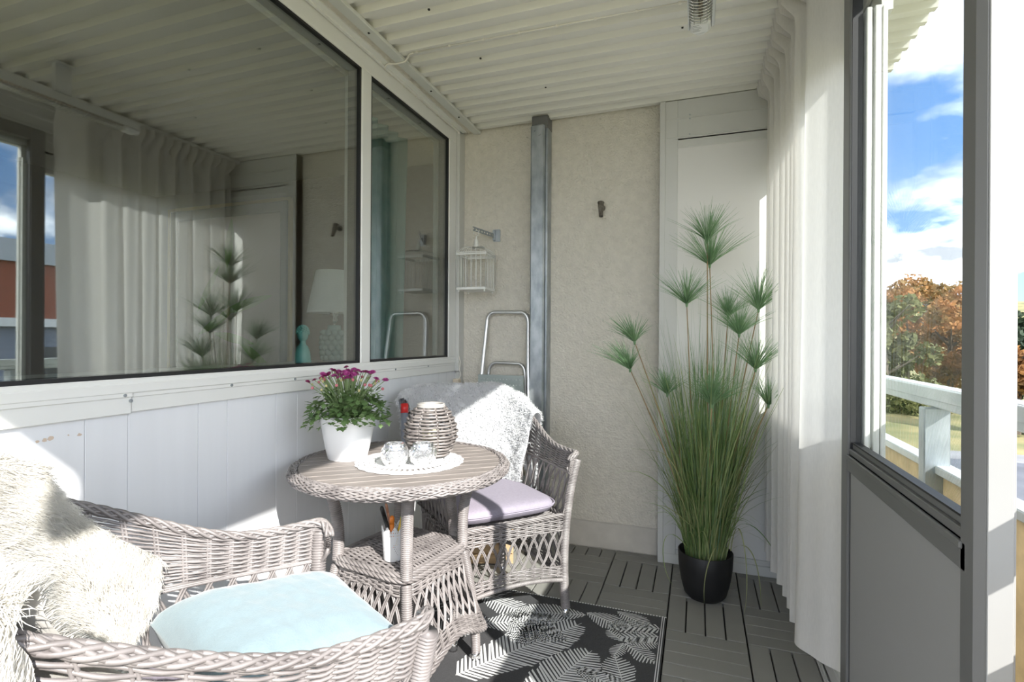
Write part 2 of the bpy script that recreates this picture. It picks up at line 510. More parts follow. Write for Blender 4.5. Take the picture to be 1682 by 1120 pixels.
# door leaf nearest the camera, slid in front of it
leaf = MB()
X0 = .800
leaf.box(X0, X0 + .030, -1.135, -1.072, .03, 2.20, .003)          # far stile
leaf.box(X0, X0 + .030, -1.80, -1.135, .805, .850, .002)          # mid rail
leaf.box(X0 - .004, X0 + .02, -1.79, -1.135, .838, .850, .002)
leaf.box(X0 + .004, X0 + .03, -1.79, -1.135, .850, .866, .002)
leaf.box(X0 + .012, X0 + .03, -1.79, -1.135, .866, .880, .001)
leaf.box(X0, X0 + .030, -1.80, -1.135, .03, .10, .002)
leaf.box(X0, X0 + .030, -1.80, -1.135, 2.14, 2.20, .002)
# near stile with a chamfered meeting edge, as a prism
def prism(mb, pts, z0, z1):
    n = len(pts)
    V = [(a, b, z0) for a, b in pts] + [(a, b, z1) for a, b in pts]
    Q = [(k, (k + 1) % n, n + (k + 1) % n, n + k) for k in range(n)]
    mb.add(V, Q, [(0, k + 1, k) for k in range(1, n - 1)] + [(n, n + k, n + k + 1) for k in range(1, n - 1)])
prism(leaf, [(X0, -1.785), (X0, -1.824), (X0 + .010, -1.8335), (X0 + .012, -1.8335), (X0 + .012, -1.785)], .03, 2.20)
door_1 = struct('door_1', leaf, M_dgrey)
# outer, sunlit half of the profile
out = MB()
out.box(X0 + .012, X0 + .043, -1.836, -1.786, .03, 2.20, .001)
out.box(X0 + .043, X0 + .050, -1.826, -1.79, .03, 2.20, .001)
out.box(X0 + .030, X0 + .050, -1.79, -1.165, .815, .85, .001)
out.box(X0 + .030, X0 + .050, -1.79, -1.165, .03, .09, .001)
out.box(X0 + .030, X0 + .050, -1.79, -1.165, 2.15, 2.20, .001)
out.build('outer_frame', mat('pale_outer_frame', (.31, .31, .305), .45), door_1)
MB().box(X0 + .020, X0 + .025, -1.788, -1.133, .86, 2.15).build('pane', M_glassR, door_1)
gk = MB()
gk.box(X0 + .006, X0 + .03, -1.1385, -1.1345, .10, .806).box(X0 + .006, X0 + .03, -1.79, -1.135, .801, .8055)
gk.box(X0 + .006, X0 + .03, -1.1375, -1.1345, .86, 2.14).box(X0 + .010, X0 + .03, -1.79, -1.135, .8795, .8835)
gk.build('gasket', M_black, door_1)
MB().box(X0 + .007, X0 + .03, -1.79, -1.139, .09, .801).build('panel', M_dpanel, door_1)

# ================================================================== OUTSIDE THE BALCONY
# slab edge and railing
rl = thing('balcony_railing', 'white balcony railing with a flat handrail outside the glazing', 'railing', (1.2, -1, 0))
def rpart(name, mb, m, label=None): 
    mb.xf(Matrix.Translation((-1.2, 1, 0))); return mb.build(name, m, rl, label=label)
M_rail = mat('weathered_white_rail', (.66, .69, .68), .55, var=.12, vscale=9, bump=.1)
rpart('handrail', MB().box(1.000, 1.050, -3.45, 5.0, .984, 1.038, .004).box(.995, 1.004, -3.45, 5.0, 1.004, 1.036, .002), M_rail)
for yp in (-2.60, -1.125, .35, 1.9, 3.5):
    rpart('post', MB().box(.976, 1.034, yp, yp + .038, -.15, .984, .003), M_galv)
rpart('bottom_rail', MB().box(1.000, 1.045, -3.45, 5.0, .812, .834, .003), M_rail)
M_poly = mat('beige_panel', (.70, .60, .42), .6, var=.25, vscale=7, vstretch=(1, 3, 3), trans=.45)
for k in range(8):
    ya = -3.4 + k * 1.05
    rpart('panel', MB().box(1.018, 1.027, ya, ya + 1.04, -.12, .812), M_poly)
struct('trim_10', MB().box(.96, 1.10, -3.5, 5.0, -.3, -.03), M_base)

# ---- ground, meadow, road, building seen in the window's reflection
gm = MB()
N_ = 70
xs = np.linspace(-160, 420, N_); yv = np.linspace(-120, 520, N_)
XX, YY = np.meshgrid(xs, yv, indexing='ij')
ZZ = -6.2 + 0.0 * XX + np.clip((YY - 90) * .02, 0, 9)
hill = 26 * np.exp(-(((XX - 200) / 110) ** 2 + ((YY - 420) / 90) ** 2)) + 14 * np.exp(-(((XX - 60) / 90) ** 2 + ((YY - 470) / 70) ** 2))
ZZ = ZZ + hill
gm.grid(np.stack([XX, YY, ZZ], -1))
ground = gm.build('ground', mat('dry_meadow', (.30, .25, .11), .95, col2=(.14, .15, .06), vscale=.22, thr=(.35, .65)), smooth=True)
tag(ground, 'dry yellow and olive meadow rising to a hill beyond the trees', 'ground', kind='structure')
rd = MB().box(6, 22, 24, 40, -6.25, -6.12)
tag(rd.build('car_park', mat('grey_asphalt', (.26, .26, .26), .9, var=.3, vscale=.5)), 'grey asphalt car park below the balcony railing', 'pavement')
M_leaf = {}
def leafmat(name, c, c2, sc=0.5):
    if name in M_leaf: return M_leaf[name]
    M_leaf[name] = mat(name, c, .8, col2=c2, vscale=sc, thr=(.38, .62), trans=.25)
    return M_leaf[name]
def tree(x, y, zb, h, w, m, name, label, n=5200, s=.34, group=None, seed=0):
    r = np.random.default_rng(seed)
    t = thing(name, label, 'tree' if name != 'shrub' else 'shrub', (x, y, zb), r.random() * 6, group)
    tk = MB()
    if name != 'shrub':
        p = np.array([(0, 0, 0), (.1, 0, h * .3), (-.1, .1, h * .55), (0, 0, h * .85)])
        tk.tube(p, np.array([.035, .028, .018, .006]) * h * .8, 7)
    for k in range(9):
        a = k * 2.4; zz0 = h * (.05 if name == 'shrub' else .3) + h * .45 * r.random()
        tk.tube([(0, 0, zz0), (w * .25 * math.cos(a), w * .25 * math.sin(a), zz0 + h * .10), (w * .42 * math.cos(a), w * .42 * math.sin(a), zz0 + h * .18)], np.array([.012, .008, .003]) * h, 5)
    tk.build('trunk', mat('grey_bark', (.13, .105, .08), .9), t)
    nb = 26
    cs_ = np.stack([r.normal(0, .24, nb) * w, r.normal(0, .24, nb) * w, h * (.12 + .80 * r.random(nb))], -1)
    if name == 'shrub': cs_[:, 2] = h * (.15 + .7 * r.random(nb))
    k = r.integers(0, nb, n)
    rad = w * .20 * (0.6 + .6 * r.random(nb))
    d = r.normal(size=(n, 3)); d /= np.linalg.norm(d, axis=1, keepdims=True)
    C = cs_[k] + d * (rad[k] * (.55 + .5 * r.random(n)))[:, None]
    a = r.normal(size=(n, 3)); a /= np.linalg.norm(a, axis=1, keepdims=True)
    b = np.cross(a, r.normal(size=(n, 3))); b /= np.linalg.norm(b, axis=1, keepdims=True)
    sz = s * (.5 + .8 * r.random(n))[:, None]
    V = np.stack([C - a * sz, C + b * sz * .6, C + a * sz, C - b * sz * .6], 1)
    MB().add(V.reshape(-1, 3), np.arange(n * 4).reshape(-1, 4)).build('crown', m, t, kind='stuff')
    return t
LO = leafmat('orange_oak_leaves', (.42, .19, .06), (.22, .14, .05), .35)
LG = leafmat('olive_leaves', (.20, .20, .07), (.10, .11, .04), .35)
LB = leafmat('brown_leaves', (.33, .20, .09), (.20, .17, .06), .3)
LD = leafmat('dark_green_leaves', (.045, .07, .035), (.02, .035, .02), .5)
def at(u, depth_y):
    """direction of image column u, for scenery placed at distance depth_y along the balcony"""
    az = math.atan((u - 841) / 857.6) - .3417
    return 0.41 + math.tan(az) * (depth_y + 2.78), depth_y
trees = [
    (1360, 74, 13.2, 8, LO, 'orange_tree', 'orange oak seen between the curtain and the door leaf'),
    (1402, 112, 17.5, 9, LB, 'brown_tree', 'brown oak behind the white stile, left of the tall tree row'),
    (1455, 64, 12.2, 7, LG, 'olive_tree', 'olive green tree at the left end of the row seen through the door glass'),
    (1490, 84, 16.6, 8.5, LO, 'orange_tree', 'tallest orange oak seen through the door glass'),
    (1527, 100, 17.4, 9, LB, 'brown_tree', 'brown oak right of the tallest oak seen through the door glass'),
    (1562, 73, 14.6, 8, LO, 'orange_tree', 'orange oak at the right edge of the door glass'),
    (1672, 50, 8.3, 4.4, LO, 'orange_tree', 'small bright orange tree at the right edge of the view'),
    (1698, 66, 11.5, 8, LD, 'conifer', 'dark green tree at the far right edge of the view'),
]
for q, (u, dy_, h, w, m, nm, lb) in enumerate(trees):
    x, y = at(u, dy_)
    tree(x, y, -6.4, h, w, m, nm, lb, seed=q + 3, group='autumn trees across the meadow')
for q, (u, dy_, h, w, lb) in enumerate(((1570, 13.5, 3.6, 3.0, 'dark green shrub below the railing behind the door glass'), (1688, 12, 4.0, 3.4, 'dark green shrub below the railing at the right edge of the view'), (1500, 62, 3.0, 8, 'wide low dark shrub by the car park'), (1420, 70, 3.5, 9, 'low dark shrub in the meadow behind the white stile'))):
    x, y = at(u, dy_)
    tree(x, y, -6.2, h, w, LD if q < 2 else LG, 'shrub', lb, n=3500, s=.14 if q < 2 else .25, seed=40 + q)

bd = thing('apartment_building', 'red and white building mirrored at the left edge of the large window', 'building', (24, 12, -6.3))
def bp(name, mb, m): 
    mb.xf(Matrix.Translation((-24, -12, 6.3))); return mb.build(name, m, bd)
bp('wall', MB().box(24, 34, -2, 26, 1.9, 4.2), mat('red_cladding', (.30, .09, .05), .7, var=.2, vscale=.8, vstretch=(1, 1, 6)))
bp('roof_band', MB().box(23.8, 34.2, -2.2, 26.2, 4.2, 5.1), mat('grey_fascia', (.42, .46, .52), .6))
bp('floor_band', MB().box(23.8, 34.1, -2.1, 26.1, 1.55, 1.9), mat('white_fascia', (.75, .77, .80), .6))
bp('ground_floor', MB().box(24.1, 34, -2, 26, -6.3, 1.55), mat('blue_grey_wall', (.20, .235, .31), .7))
bp('balcony_band', MB().box(23.7, 24.1, -2, 26, -2.0, -1.3), mat('white_fascia', (.75, .77, .80), .6))
for k in range(7):
    bp('window', MB().box(24.05, 24.12, 0 + k * 3.7, 1.4 + k * 3.7, -.9, .7), mat('dark_pane', (.03, .04, .05), .1))

# ================================================================== THE ROOM BEHIND THE WINDOW
M_room = mat('taupe_room_wall', (.24, .20, .175), .85)
rm = MB()
rm.box(-4.6, -4.5, -3.5, .9, -.1, 2.6)
rm.box(-4.6, -1.10, .80, .95, -.1, 2.6)
rm.box(-4.6, -1.10, -3.6, -3.5, -.1, 2.6)
struct('wall_room', rm, M_room)
struct('trim_11', MB().box(-4.6, -1.10, -3.5, .9, 2.5, 2.6), mat('room_ceiling', (.5, .48, .45), .8))
struct('trim_12', MB().box(-4.6, -1.10, -3.5, .9, -.1, 0), mat('room_floor_oak', (.22, .14, .08), .5))
sill_in = struct('trim_13', MB().box(-1.42, -1.06, -3.4, .03, 1.020, 1.045, .003), mat('inner_sill_white', (.45, .44, .42), .4))
# picture on the room's end wall
pc = thing('framed_picture', 'gold framed botanical picture inside the room behind the large window', 'picture', (-3.4, .80, 1.0))
def pcp(name, mb, m, **k): 
    mb.xf(Matrix.Translation((3.4, -.80, -1.0))); return mb.build(name, m, pc, **k)
x1p = -2.85; x0p = -4.3; z1p = 2.36; z0p = .6
g = MB()
for a, b, c, d in ((x0p, x1p, z1p - .03, z1p), (x0p, x1p, z0p, z0p + .03), (x0p, x0p + .03, z0p, z1p), (x1p - .03, x1p, z0p, z1p)):
    g.box(a, b, .765, .80, c, d, .003)
pcp('frame', g, mat('gold_frame', (.55, .38, .12), .35, metal=.6))
g = MB()
for a, b, c, d in ((x0p + .03, x1p - .03, z1p - .12, z1p - .03), (x0p + .03, x1p - .03, z0p + .03, z0p + .12), (x0p + .03, x0p + .12, z0p, z1p), (x1p - .12, x1p - .03, z0p, z1p)):
    g.box(a, b, .775, .80, c, d)
pcp('mount', g, mat('dark_brown_mount', (.06, .04, .03), .6))
pcp('print', MB().box(x0p + .1, x1p - .1, .782, .80, z0p + .1, z1p - .1), mat('pinkish_print', (.62, .52, .50), .7))
g = MB()
for (cx, cz, ang, l, w_) in ((-3.55, 2.0, 1.45, .45, .10), (-3.35, 1.45, .25, .6, .09), (-3.5, 1.15, -.2, .5, .08), (-3.25, 1.0, -.6, .5, .08), (-3.7, 1.3, .5, .5, .08), (-3.8, 1.6, 1.0, .5, .07)):
    tt_ = np.linspace(0, 1, 12); wv = w_ * np.sin(pi * tt_) ** .8
    ax = np.array([math.cos(ang), 0, math.sin(ang)]); ay = np.array([-math.sin(ang), 0, math.cos(ang)])
    cl = np.array([cx, .7805, cz]) + np.outer((tt_ - .5) * l, ax)
    g.ribbons(cl[None], np.tile(ay, (1, 12, 1)), wv[None])
pcp('leaf_print', g, mat('print_leaf_green', (.42, .52, .25), .7))
# table lamp on the inner sill
lp = thing('table_lamp', 'table lamp with white shade and bubbled grey green glass base inside the window', 'lamp', (-1.27, -.655, 1.045))
MB().lathe([(.088, .44), (.128, .235)][::-1], seg=40, capb=False).lathe([(.126, .235), (.086, .44)], seg=40, capb=False).build('lamp_shade', mat('white_lamp_fabric', (.80, .82, .80), .8, trans=.3), lp, smooth=True)
MB().lathe([(.005, .175), (.008, .19), (.02, .20), (.012, .215), (.022, .225), (.022, .25), (.006, .26)], seg=16).build('socket', M_steel, lp, smooth=True)
lb_ = MB()
lb_.lathe([(.05, 0), (.055, .01), (.058, .08), (.05, .14), (.035, .15), (.03, .17), (.034, .175)], seg=24)
for rr in range(6):
    for k in range(11):
        a = (k + .5 * (rr % 2)) * 2 * pi / 11
        R_ = .052 + .006 * math.sin(rr / 5 * pi)
        lb_.ball((R_ * math.cos(a), R_ * math.sin(a), .018 + rr * .024), .0155, 8, 6)
lb_.build('base', mat('grey_green_ceramic', (.27, .38, .36), .15), lp, smooth=True)
# figurine
fg = thing('head_figurine', 'turquoise ceramic bust figurine standing beside the lamp inside the window', 'figurine', (-1.17, -.985, 1.045))
MB().lathe([(.030, 0), (.034, .01), (.030, .05), (.022, .075), (.013, .085), (.011, .10), (.014, .105)], seg=20).build('torso', mat('turquoise_glaze', (.16, .46, .42), .15), fg, smooth=True)
MB().ball((.0, 0, .125), (.021, .024, .030), 14, 10).ball((.012, -.012, .120), (.008, .008, .012), 8, 6).build('head', mat('turquoise_glaze', (.16, .46, .42), .15), fg, smooth=True)
hm = MB()
for k in range(60):
    z = 1 - 1.15 * (k + .5) / 60; a = k * 2.4; r = math.sqrt(max(0, 1 - z * z))
    hm.ball((-.004 + .023 * r * math.cos(a), .004 + .026 * r * math.sin(a), .135 + .030 * z), .0052, 6, 4)
hm.build('hair_curls', mat('turquoise_glaze', (.16, .46, .42), .15), fg, smooth=True)
# teal curtain in the room
def curtain_mesh(path, z0, z1, th=.0015, nz=14, wob=0.0, seed=0):
    P = np.asarray(path); zz_ = np.linspace(z0, z1, nz)
    G = np.zeros((len(P), nz, 3))
    for j, z in enumerate(zz_):
        G[:, j, 0] = P[:, 0]; G[:, j, 1] = P[:, 1]; G[:, j, 2] = z
    if wob: G[..., 0] += wob * vnoise(G, 2.0, seed)
    return G
s = np.linspace(0, 1, 90)
path = np.stack([-1.22 + .035 * np.sin(s * 2 * pi * 4) , -.46 + .40 * s + .012 * np.sin(s * 25)], -1)
G = curtain_mesh(path, .3, 2.32, nz=10)
G[..., 1] += (.08 * (1 - (G[..., 2] - .3) / 2.0)) * -1 * (s[:, None])
tq = MB().grid(G).build('teal_curtain', mat('teal_fabric', (.20, .38, .335), .8, trans=.3), smooth=True)
tag(tq, 'teal curtain hanging inside the room behind the small window pane', 'curtain')

# ================================================================== WICKER TOOLS
def spath(S, u, k):
    return S(u, k)
def snorm(S, u, k):
    h = 1e-3
    du = S(u + h, k) - S(u - h, k); dk = S(u, k + h) - S(u, k - h)
    n = np.cross(du, dk); return n / (np.linalg.norm(n, axis=-1, keepdims=True) + 1e-12)
def weave(mb, S, u0, u1, k0, k1, rows, stakes, r=.0030, amp=.0034, sides=5, spp=4, double=True):
    n = stakes * spp + 1
    u = np.linspace(u0, u1, n)
    for j in range(rows):
        kk = k0(u) + (k1(u) - k0(u)) * (j + .5) / rows if callable(k0) else np.full(n, k0 + (k1 - k0) * (j + .5) / rows)
        P = S(u, kk); N = snorm(S, u, kk)
        ph = np.cos(pi * stakes * (u - u0) / (u1 - u0)) * (1 if j % 2 else -1)
        P = P + N * (ph * amp)[:, None]
        P[:, 2] += rng.normal(0, .0004, n)
        mb.tube(P, r * rng.uniform(.92, 1.06), sides, N=N, caps=False)
    us = u0 + (np.arange(stakes) + .5) / stakes * (u1 - u0)
    for v in us:
        for d in ((-.0035, .0035) if double else (0,)):
            k = np.linspace(0, 1, 6)
            uu = np.full(6, v)
            kk = (k0(uu) + (k1(uu) - k0(uu)) * k) if callable(k0) else k0 + (k1 - k0) * k
            P = S(uu, kk); N = snorm(S, uu, kk)
            T = S(uu + 1e-3, kk) - S(uu, kk); T /= np.linalg.norm(T, axis=1, keepdims=True)
            mb.tube(P + T * d, r * .95, 5, N=N, caps=False)
def lattice(mb, S, u0, u1, k0, k1, n, lean=1.2, r=.0027, ln=8):
    us = u0 + (np.arange(n) + .5) / n * (u1 - u0); du = (u1 - u0) / n
    k = np.linspace(0, 1, ln)
    for sgn in (-1, 1):
        for v in us:
            for d in (-.0032, .0032):
                uu = np.clip(v + sgn * lean * du * (k - .5) + sgn * .12 * du * np.sin(k * 2 * pi), u0, u1)
                kk = (k0(uu) + (k1(uu) - k0(uu)) * k) if callable(k0) else k0 + (k1 - k0) * k
                P = S(uu, kk); N = snorm(S, uu, kk)
                T = S(uu + 1e-3, kk) - S(uu - 1e-3, kk); T /= np.linalg.norm(T, axis=1, keepdims=True) + 1e-9
                mb.tube(P + T * d + N * (sgn * .0022), r, 5, N=N, caps=False)
def braid(mb, P, N, R=.009, r=.0052, strands=4, turns=None, closed=False, flat=1.0, up=None):
    P = np.asarray(P); 
    d = np.linalg.norm(np.diff(P, axis=0), axis=1).sum()
    turns = turns or int(d / .085)
    # resample
    n = int(d / .006)
    cum = np.r_[0, np.cumsum(np.linalg.norm(np.diff(P, axis=0), axis=1))]
    q = np.linspace(0, cum[-1], n)
    Pr = np.stack([np.interp(q, cum, P[:, i]) for i in range(3)], -1)
    Nr = np.stack([np.interp(q, cum, N[:, i]) for i in range(3)], -1)
    T = np.gradient(Pr, axis=0); T /= np.linalg.norm(T, axis=1, keepdims=True)
    B = np.cross(T, Nr); B /= np.linalg.norm(B, axis=1, keepdims=True); A = np.cross(B, T)
    for s_ in range(strands):
        a = 2 * pi * (turns * q / cum[-1] + s_ / strands)
        mb.tube(Pr + R * (np.cos(a)[:, None] * A + flat * np.sin(a)[:, None] * B), r, 5, N=Nr, caps=not closed)
    mb.tube(Pr, R * .75, 6, N=Nr)
def wrapped(mb, P, r, pitch=.0062, sides=8, N=None):
    P = np.asarray(P, float)
    cum = np.r_[0, np.cumsum(np.linalg.norm(np.diff(P, axis=0), axis=1))]
    n = max(8, int(cum[-1] / pitch) * 4)
    q = np.linspace(0, cum[-1], n)
    # smooth interpolation
    if len(P) > 2:
        t = cum / cum[-1]; tq_ = q / cum[-1]
        c = [np.polyfit(t, P[:, i], min(len(P) - 1, 3)) for i in range(3)]
        Pr = np.stack([np.polyval(c[i], tq_) for i in range(3)], -1)
    else:
        Pr = np.stack([np.interp(q, cum, P[:, i]) for i in range(3)], -1)
    rr = r * (1 + .10 * np.cos(np.arange(n) * pi / 2))
    mb.tube(Pr, rr, sides, N=N)
    return mb

# ================================================================== WICKER ARMCHAIR
W0, YB, YF = .245, -.255, .25
def _plan():
    pts = [(W0 - .045, YF + .004), (W0 - .02, YF + .003), (W0 - .004, YF - .012), (W0, YF - .035)]
    for y in np.linspace(YF - .06, -.03, 8): pts.append((W0, y))
    for t in np.linspace(0, pi, 40)[1:-1]:
        c, s_ = math.cos(t), math.sin(t)
        pts.append((W0 * math.copysign(abs(c) ** .72, c), -.03 - (-.03 - YB) * abs(s_) ** .72))
    for y in np.linspace(-.03, YF - .06, 8): pts.append((-W0, y))
    pts += [(-W0, YF - .035), (-W0 + .004, YF - .012), (-W0 + .02, YF + .003), (-W0 + .045, YF + .004)]
    P = np.array(pts)
    # smooth + arclength
    cum = np.r_[0, np.cumsum(np.linalg.norm(np.diff(P, axis=0), axis=1))]
    q = np.linspace(0, cum[-1], 600)
    R_ = np.stack([np.interp(q, cum, P[:, i]) for i in (0, 1)], -1)
    kr = np.ones(9) / 9
    Rp = np.pad(R_, ((4, 4), (0, 0)), mode='edge')
    return np.stack([np.convolve(Rp[:, i], kr, 'valid') for i in (0, 1)], -1)
PLAN = _plan(); PS = np.linspace(0, 1, len(PLAN))
def plan(s, z):
    s = np.asarray(s, float)
    sc = np.clip(s, 0, 1)
    x = np.interp(sc, PS, PLAN[:, 0]); y = np.interp(sc, PS, PLAN[:, 1])
    f = (z - .42) / .27
    back = smoothstep((.12 - y) / .36)
    x = x * (1 + .20 * f); y = y - .075 * f * back + .03 * f * (1 - back)
    return np.stack([x, y, z + 0 * x], -1)
def ztop(s):
    a = 1 - np.abs(2 * np.clip(s, 0, 1) - 1)
    return .690 - .008 * np.sin(pi * np.clip(a / .35, 0, 1)) + .19 * smoothstep((a - .29) / .5) - .030 * np.clip(1 - a / .06, 0, 1) ** 2
def zlow(s):
    a = 1 - np.abs(2 * np.clip(s, 0, 1) - 1)
    return .592 + .015 * smoothstep(a / .5) + .040 * np.clip(1 - a / .06, 0, 1) ** 2
def SU(s, z):
    return plan(s, z)
CHAIR_M = {}
def build_chair(root):
    SB = lambda u, k: plan(u, zlow(u) + (ztop(u) - zlow(u)) * k)
    b = MB()
    weave(b, SB, .004, .996, 0.04, .97, 18, 40, r=.0032, amp=.0040, spp=6)
    for kk in (0.0, .03):
        u = np.linspace(0, 1, 180); P = SB(u, np.full(180, kk)); N = snorm(SB, u, np.full(180, kk))
        b.tube(P + N * .002, .0042, 6, N=N)
    b.build('woven_back_band', M_wick, root, smooth=True)
    t = MB()
    u = np.linspace(0.0, 1, 260); P = SB(u, np.ones(260)); N = snorm(SB, np.clip(u, .005, .995), np.ones(260))
    braid(t, P + N * .001, N, R=.0075, r=.0040, strands=4, turns=int(1.9 / .12))
    braid(t, P - N * .001, N, R=.0075, r=.0040, strands=4, turns=-int(1.9 / .12))
    t.build('braided_arm_rail', M_wick, root, smooth=True)
    l = MB()
    SL = lambda u, k: plan(u, .435 + (zlow(u) + .004 - .435) * k)
    lattice(l, SL, .02, .98, 0, 1, 34, lean=1.25, r=.0029)
    l.build('lattice_back', M_wick, root, smooth=True)
    # legs
    for sx in (1, -1):
        g = wrapped(MB(), [(sx * .250, .248, .045), (sx * .250, .250, .42), (sx * .285, .272, .66)], .0185, sides=9)
        lg = g.build('leg', M_wick, root, smooth=True)
        MB().tube([(sx * .250, .248, 0.0), (sx * .250, .248, .048)], .0165, 12).build('foot_cap', M_steel, lg, smooth=True)
        g = wrapped(MB(), [(sx * .205, -.235, .045), (sx * .205, -.225, .43), (sx * .235, -.245, .62)], .0165, sides=8)
        lg = g.build('leg', M_wick, root, smooth=True)
        MB().tube([(sx * .205, -.235, 0.0), (sx * .205, -.235, .048)], .0150, 12).build('foot_cap', M_steel, lg, smooth=True)
    # seat: woven deck
    sb = MB()
    SS = lambda u, k: np.stack([-.235 + .47 * u, -.235 + .475 * k, .415 + 0 * u], -1)
    weave(sb, SS, 0, 1, 0, 1, 58, 12, r=.0036, amp=.003, spp=4)
    sb.build('seat', M_wick, root, smooth=True)
    # apron on four sides
    corners = [((-.245, .25), (.245, .25)), ((.245, .25), (.205, -.235)), ((.205, -.235), (-.205, -.235)), ((-.205, -.235), (-.245, .25))]
    for ci, (p, q) in enumerate(corners):
        p = np.array(p); q = np.array(q)
        def SA(u, k, p=p, q=q):
            u = np.asarray(u, float)
            xy = p + np.multiply.outer(u, (q - p))
            zb = .168 + .028 * np.sin(pi * np.clip(u, 0, 1))
            return np.concatenate([xy, (zb + (.425 - zb) * k)[..., None]], -1)
        f = MB()
        weave(f, SA, .03, .97, .76, 1.0, 7, 12, r=.0036, amp=.0034)
        weave(f, SA, .03, .97, .02, .20, 6, 12, r=.0036, amp=.0034)
        lattice(f, SA, .03, .97, .20, .77, 10, lean=1.5, r=.0028)
        ap = f.build('apron', M_wick, root, smooth=True)
        u = np.linspace(0.02, .98, 24); P = SA(u, np.zeros(24)); P[:, 2] -= .008
        h = MB(); wrapped(h, P, .009, pitch=.0065, sides=7); h.build('stretcher', M_wick, ap, smooth=True)
        P = SA(u, np.ones(24)); P[:, 2] += .004
        h = MB(); braid(h, P, np.tile([0, 0, 1.], (24, 1)), R=.007, r=.0048, strands=4); h.build('edge_braid', M_wick, ap, smooth=True)
def copy_tree(o, parent=None):
    c = o.copy(); COL.objects.link(c); c.parent = parent
    for ch in list(o.children): copy_tree(ch, c)
    return c
fx, fy = .74, -.67
FAR_ROT = math.atan2(-.74, -.67)
FAR_LOC = (-.448, -.68, 0.002)
chairA = thing('wicker_armchair', 'grey wicker armchair in the far corner behind the round table', 'armchair', FAR_LOC, FAR_ROT, 'wicker armchairs')
build_chair(chairA)
NEAR_ROT = math.atan2(-.54, .84)
NEAR_LOC = (-.40, -2.07, 0.002)
chairB = copy_tree(chairA)
chairB.location = NEAR_LOC; chairB.rotation_euler = (0, 0, NEAR_ROT)
chairB['label'] = 'grey wicker armchair nearest the camera, in the lower left corner'

# ================================================================== CUSHIONS
def pillow(mb, a, b, h, n=2.2, seg=44, pinch=.0, edge=.0, seed=0, wr=.0):
    g = np.linspace(-1, 1, seg)
    X, Y = np.meshgrid(g, g, indexing='ij')
    # square corners with slightly drawn-in sides
    fX = X * (1 - pinch * (1 - Y ** 2)); fY = Y * (1 - pinch * (1 - X ** 2))
    prof_ = np.clip((1 - X ** 4) * (1 - Y ** 4), 0, 1) ** .45
    wrk = wr * vnoise(np.stack([X * 1.1, Y * 1.1, 0 * X], -1), 1.6, seed) * prof_
    top = np.stack([a * fX, b * fY, h * prof_ * (1) + edge + wrk], -1)
    bot = np.stack([a * fX, b * fY, -h * .75 * prof_ - edge], -1)
    mb.grid(top); mb.grid(bot[::-1])
    if edge > 0:
        bd_ = [(i, 0) for i in range(seg)] + [(seg - 1, j) for j in range(1, seg)] + [(i, seg - 1) for i in range(seg - 2, -1, -1)] + [(0, j) for j in range(seg - 2, 0, -1)]
        R_ = np.array([[top[i, j] for i, j in bd_], [bot[i, j] for i, j in bd_]])
        mb.grid(R_, cv=True)
    return mb
def rot_z(a): return Matrix.Rotation(a, 4, 'Z')
M_lilac = mat('lilac_linen', (.34, .305, .37), .9, var=.12, vscale=120, bump=.2, bscale=400)
sc_ = MB()
n = 40; g_ = np.linspace(-1, 1, n); X, Y = np.meshgrid(g_, g_, indexing='ij')
rx = .238 * (1 - .10 * smoothstep((-Y - .1) / .9)); 
k_ = (np.abs(X) ** 6 + np.abs(Y) ** 6 + 1e-9)
cornerf = np.where(np.maximum(abs(X), abs(Y)) > 0, np.maximum(abs(X), abs(Y)) / k_ ** (1 / 6), 1)
pr_ = np.clip(1 - np.maximum(abs(X), abs(Y)) ** 10, 0, 1) ** .5
px_ = X * cornerf * rx; py_ = Y * cornerf * .235
top = np.stack([px_, py_, .470 + .028 * pr_ + .008 * (1 - X ** 2) * (1 - Y ** 2)], -1)
bot = np.stack([px_, py_, .470 - .030 * pr_], -1)
sc_.grid(top); sc_.grid(bot[::-1])
ring = [top[i, 0] for i in range(n)] + [top[-1, j] for j in range(1, n)] + [top[i, -1] for i in range(n - 2, -1, -1)] + [top[0, j] for j in range(n - 2, 0, -1)]
cush = sc_.build('seat_cushion', M_lilac, smooth=True)
cush.location = FAR_LOC; cush.rotation_euler = (0, 0, FAR_ROT); cush.location.z = -.004
tag(cush, 'lilac linen seat cushion on the far wicker armchair', 'cushion')
R1 = np.array(ring); 
pp = MB().tube(R1 * np.array([1.004, 1.004, 1]) + np.array([0, 0, .008]), .0035, 6, closed=True)
pp.build('piping', M_lilac, cush, smooth=True)
cush2 = cush.copy(); COL.objects.link(cush2)
cush2.location = NEAR_LOC; cush2.rotation_euler = (0, 0, NEAR_ROT); cush2.location.z = -.004
cush2['label'] = 'lilac seat cushion of the near armchair, mostly hidden under the blue pillow'
p2 = cush.children[0].copy(); COL.objects.link(p2); p2.parent = cush2
# light blue pillow in the near chair
pb = MB(); pillow(pb, .195, .195, .085, pinch=.09, edge=.002, seed=5, wr=.004)
pil = pb.build('throw_pillow', mat('pale_blue_velvet', (.235, .315, .35), .95, var=.06, vscale=60, bump=.15, bscale=300, sheen=.3), smooth=True)
pil.location = (-.365, -1.945, .545); pil.rotation_euler = (math.radians(-7), math.radians(4), NEAR_ROT + .12)
tag(pil, 'pale blue pillow lying on the seat of the near armchair', 'pillow')

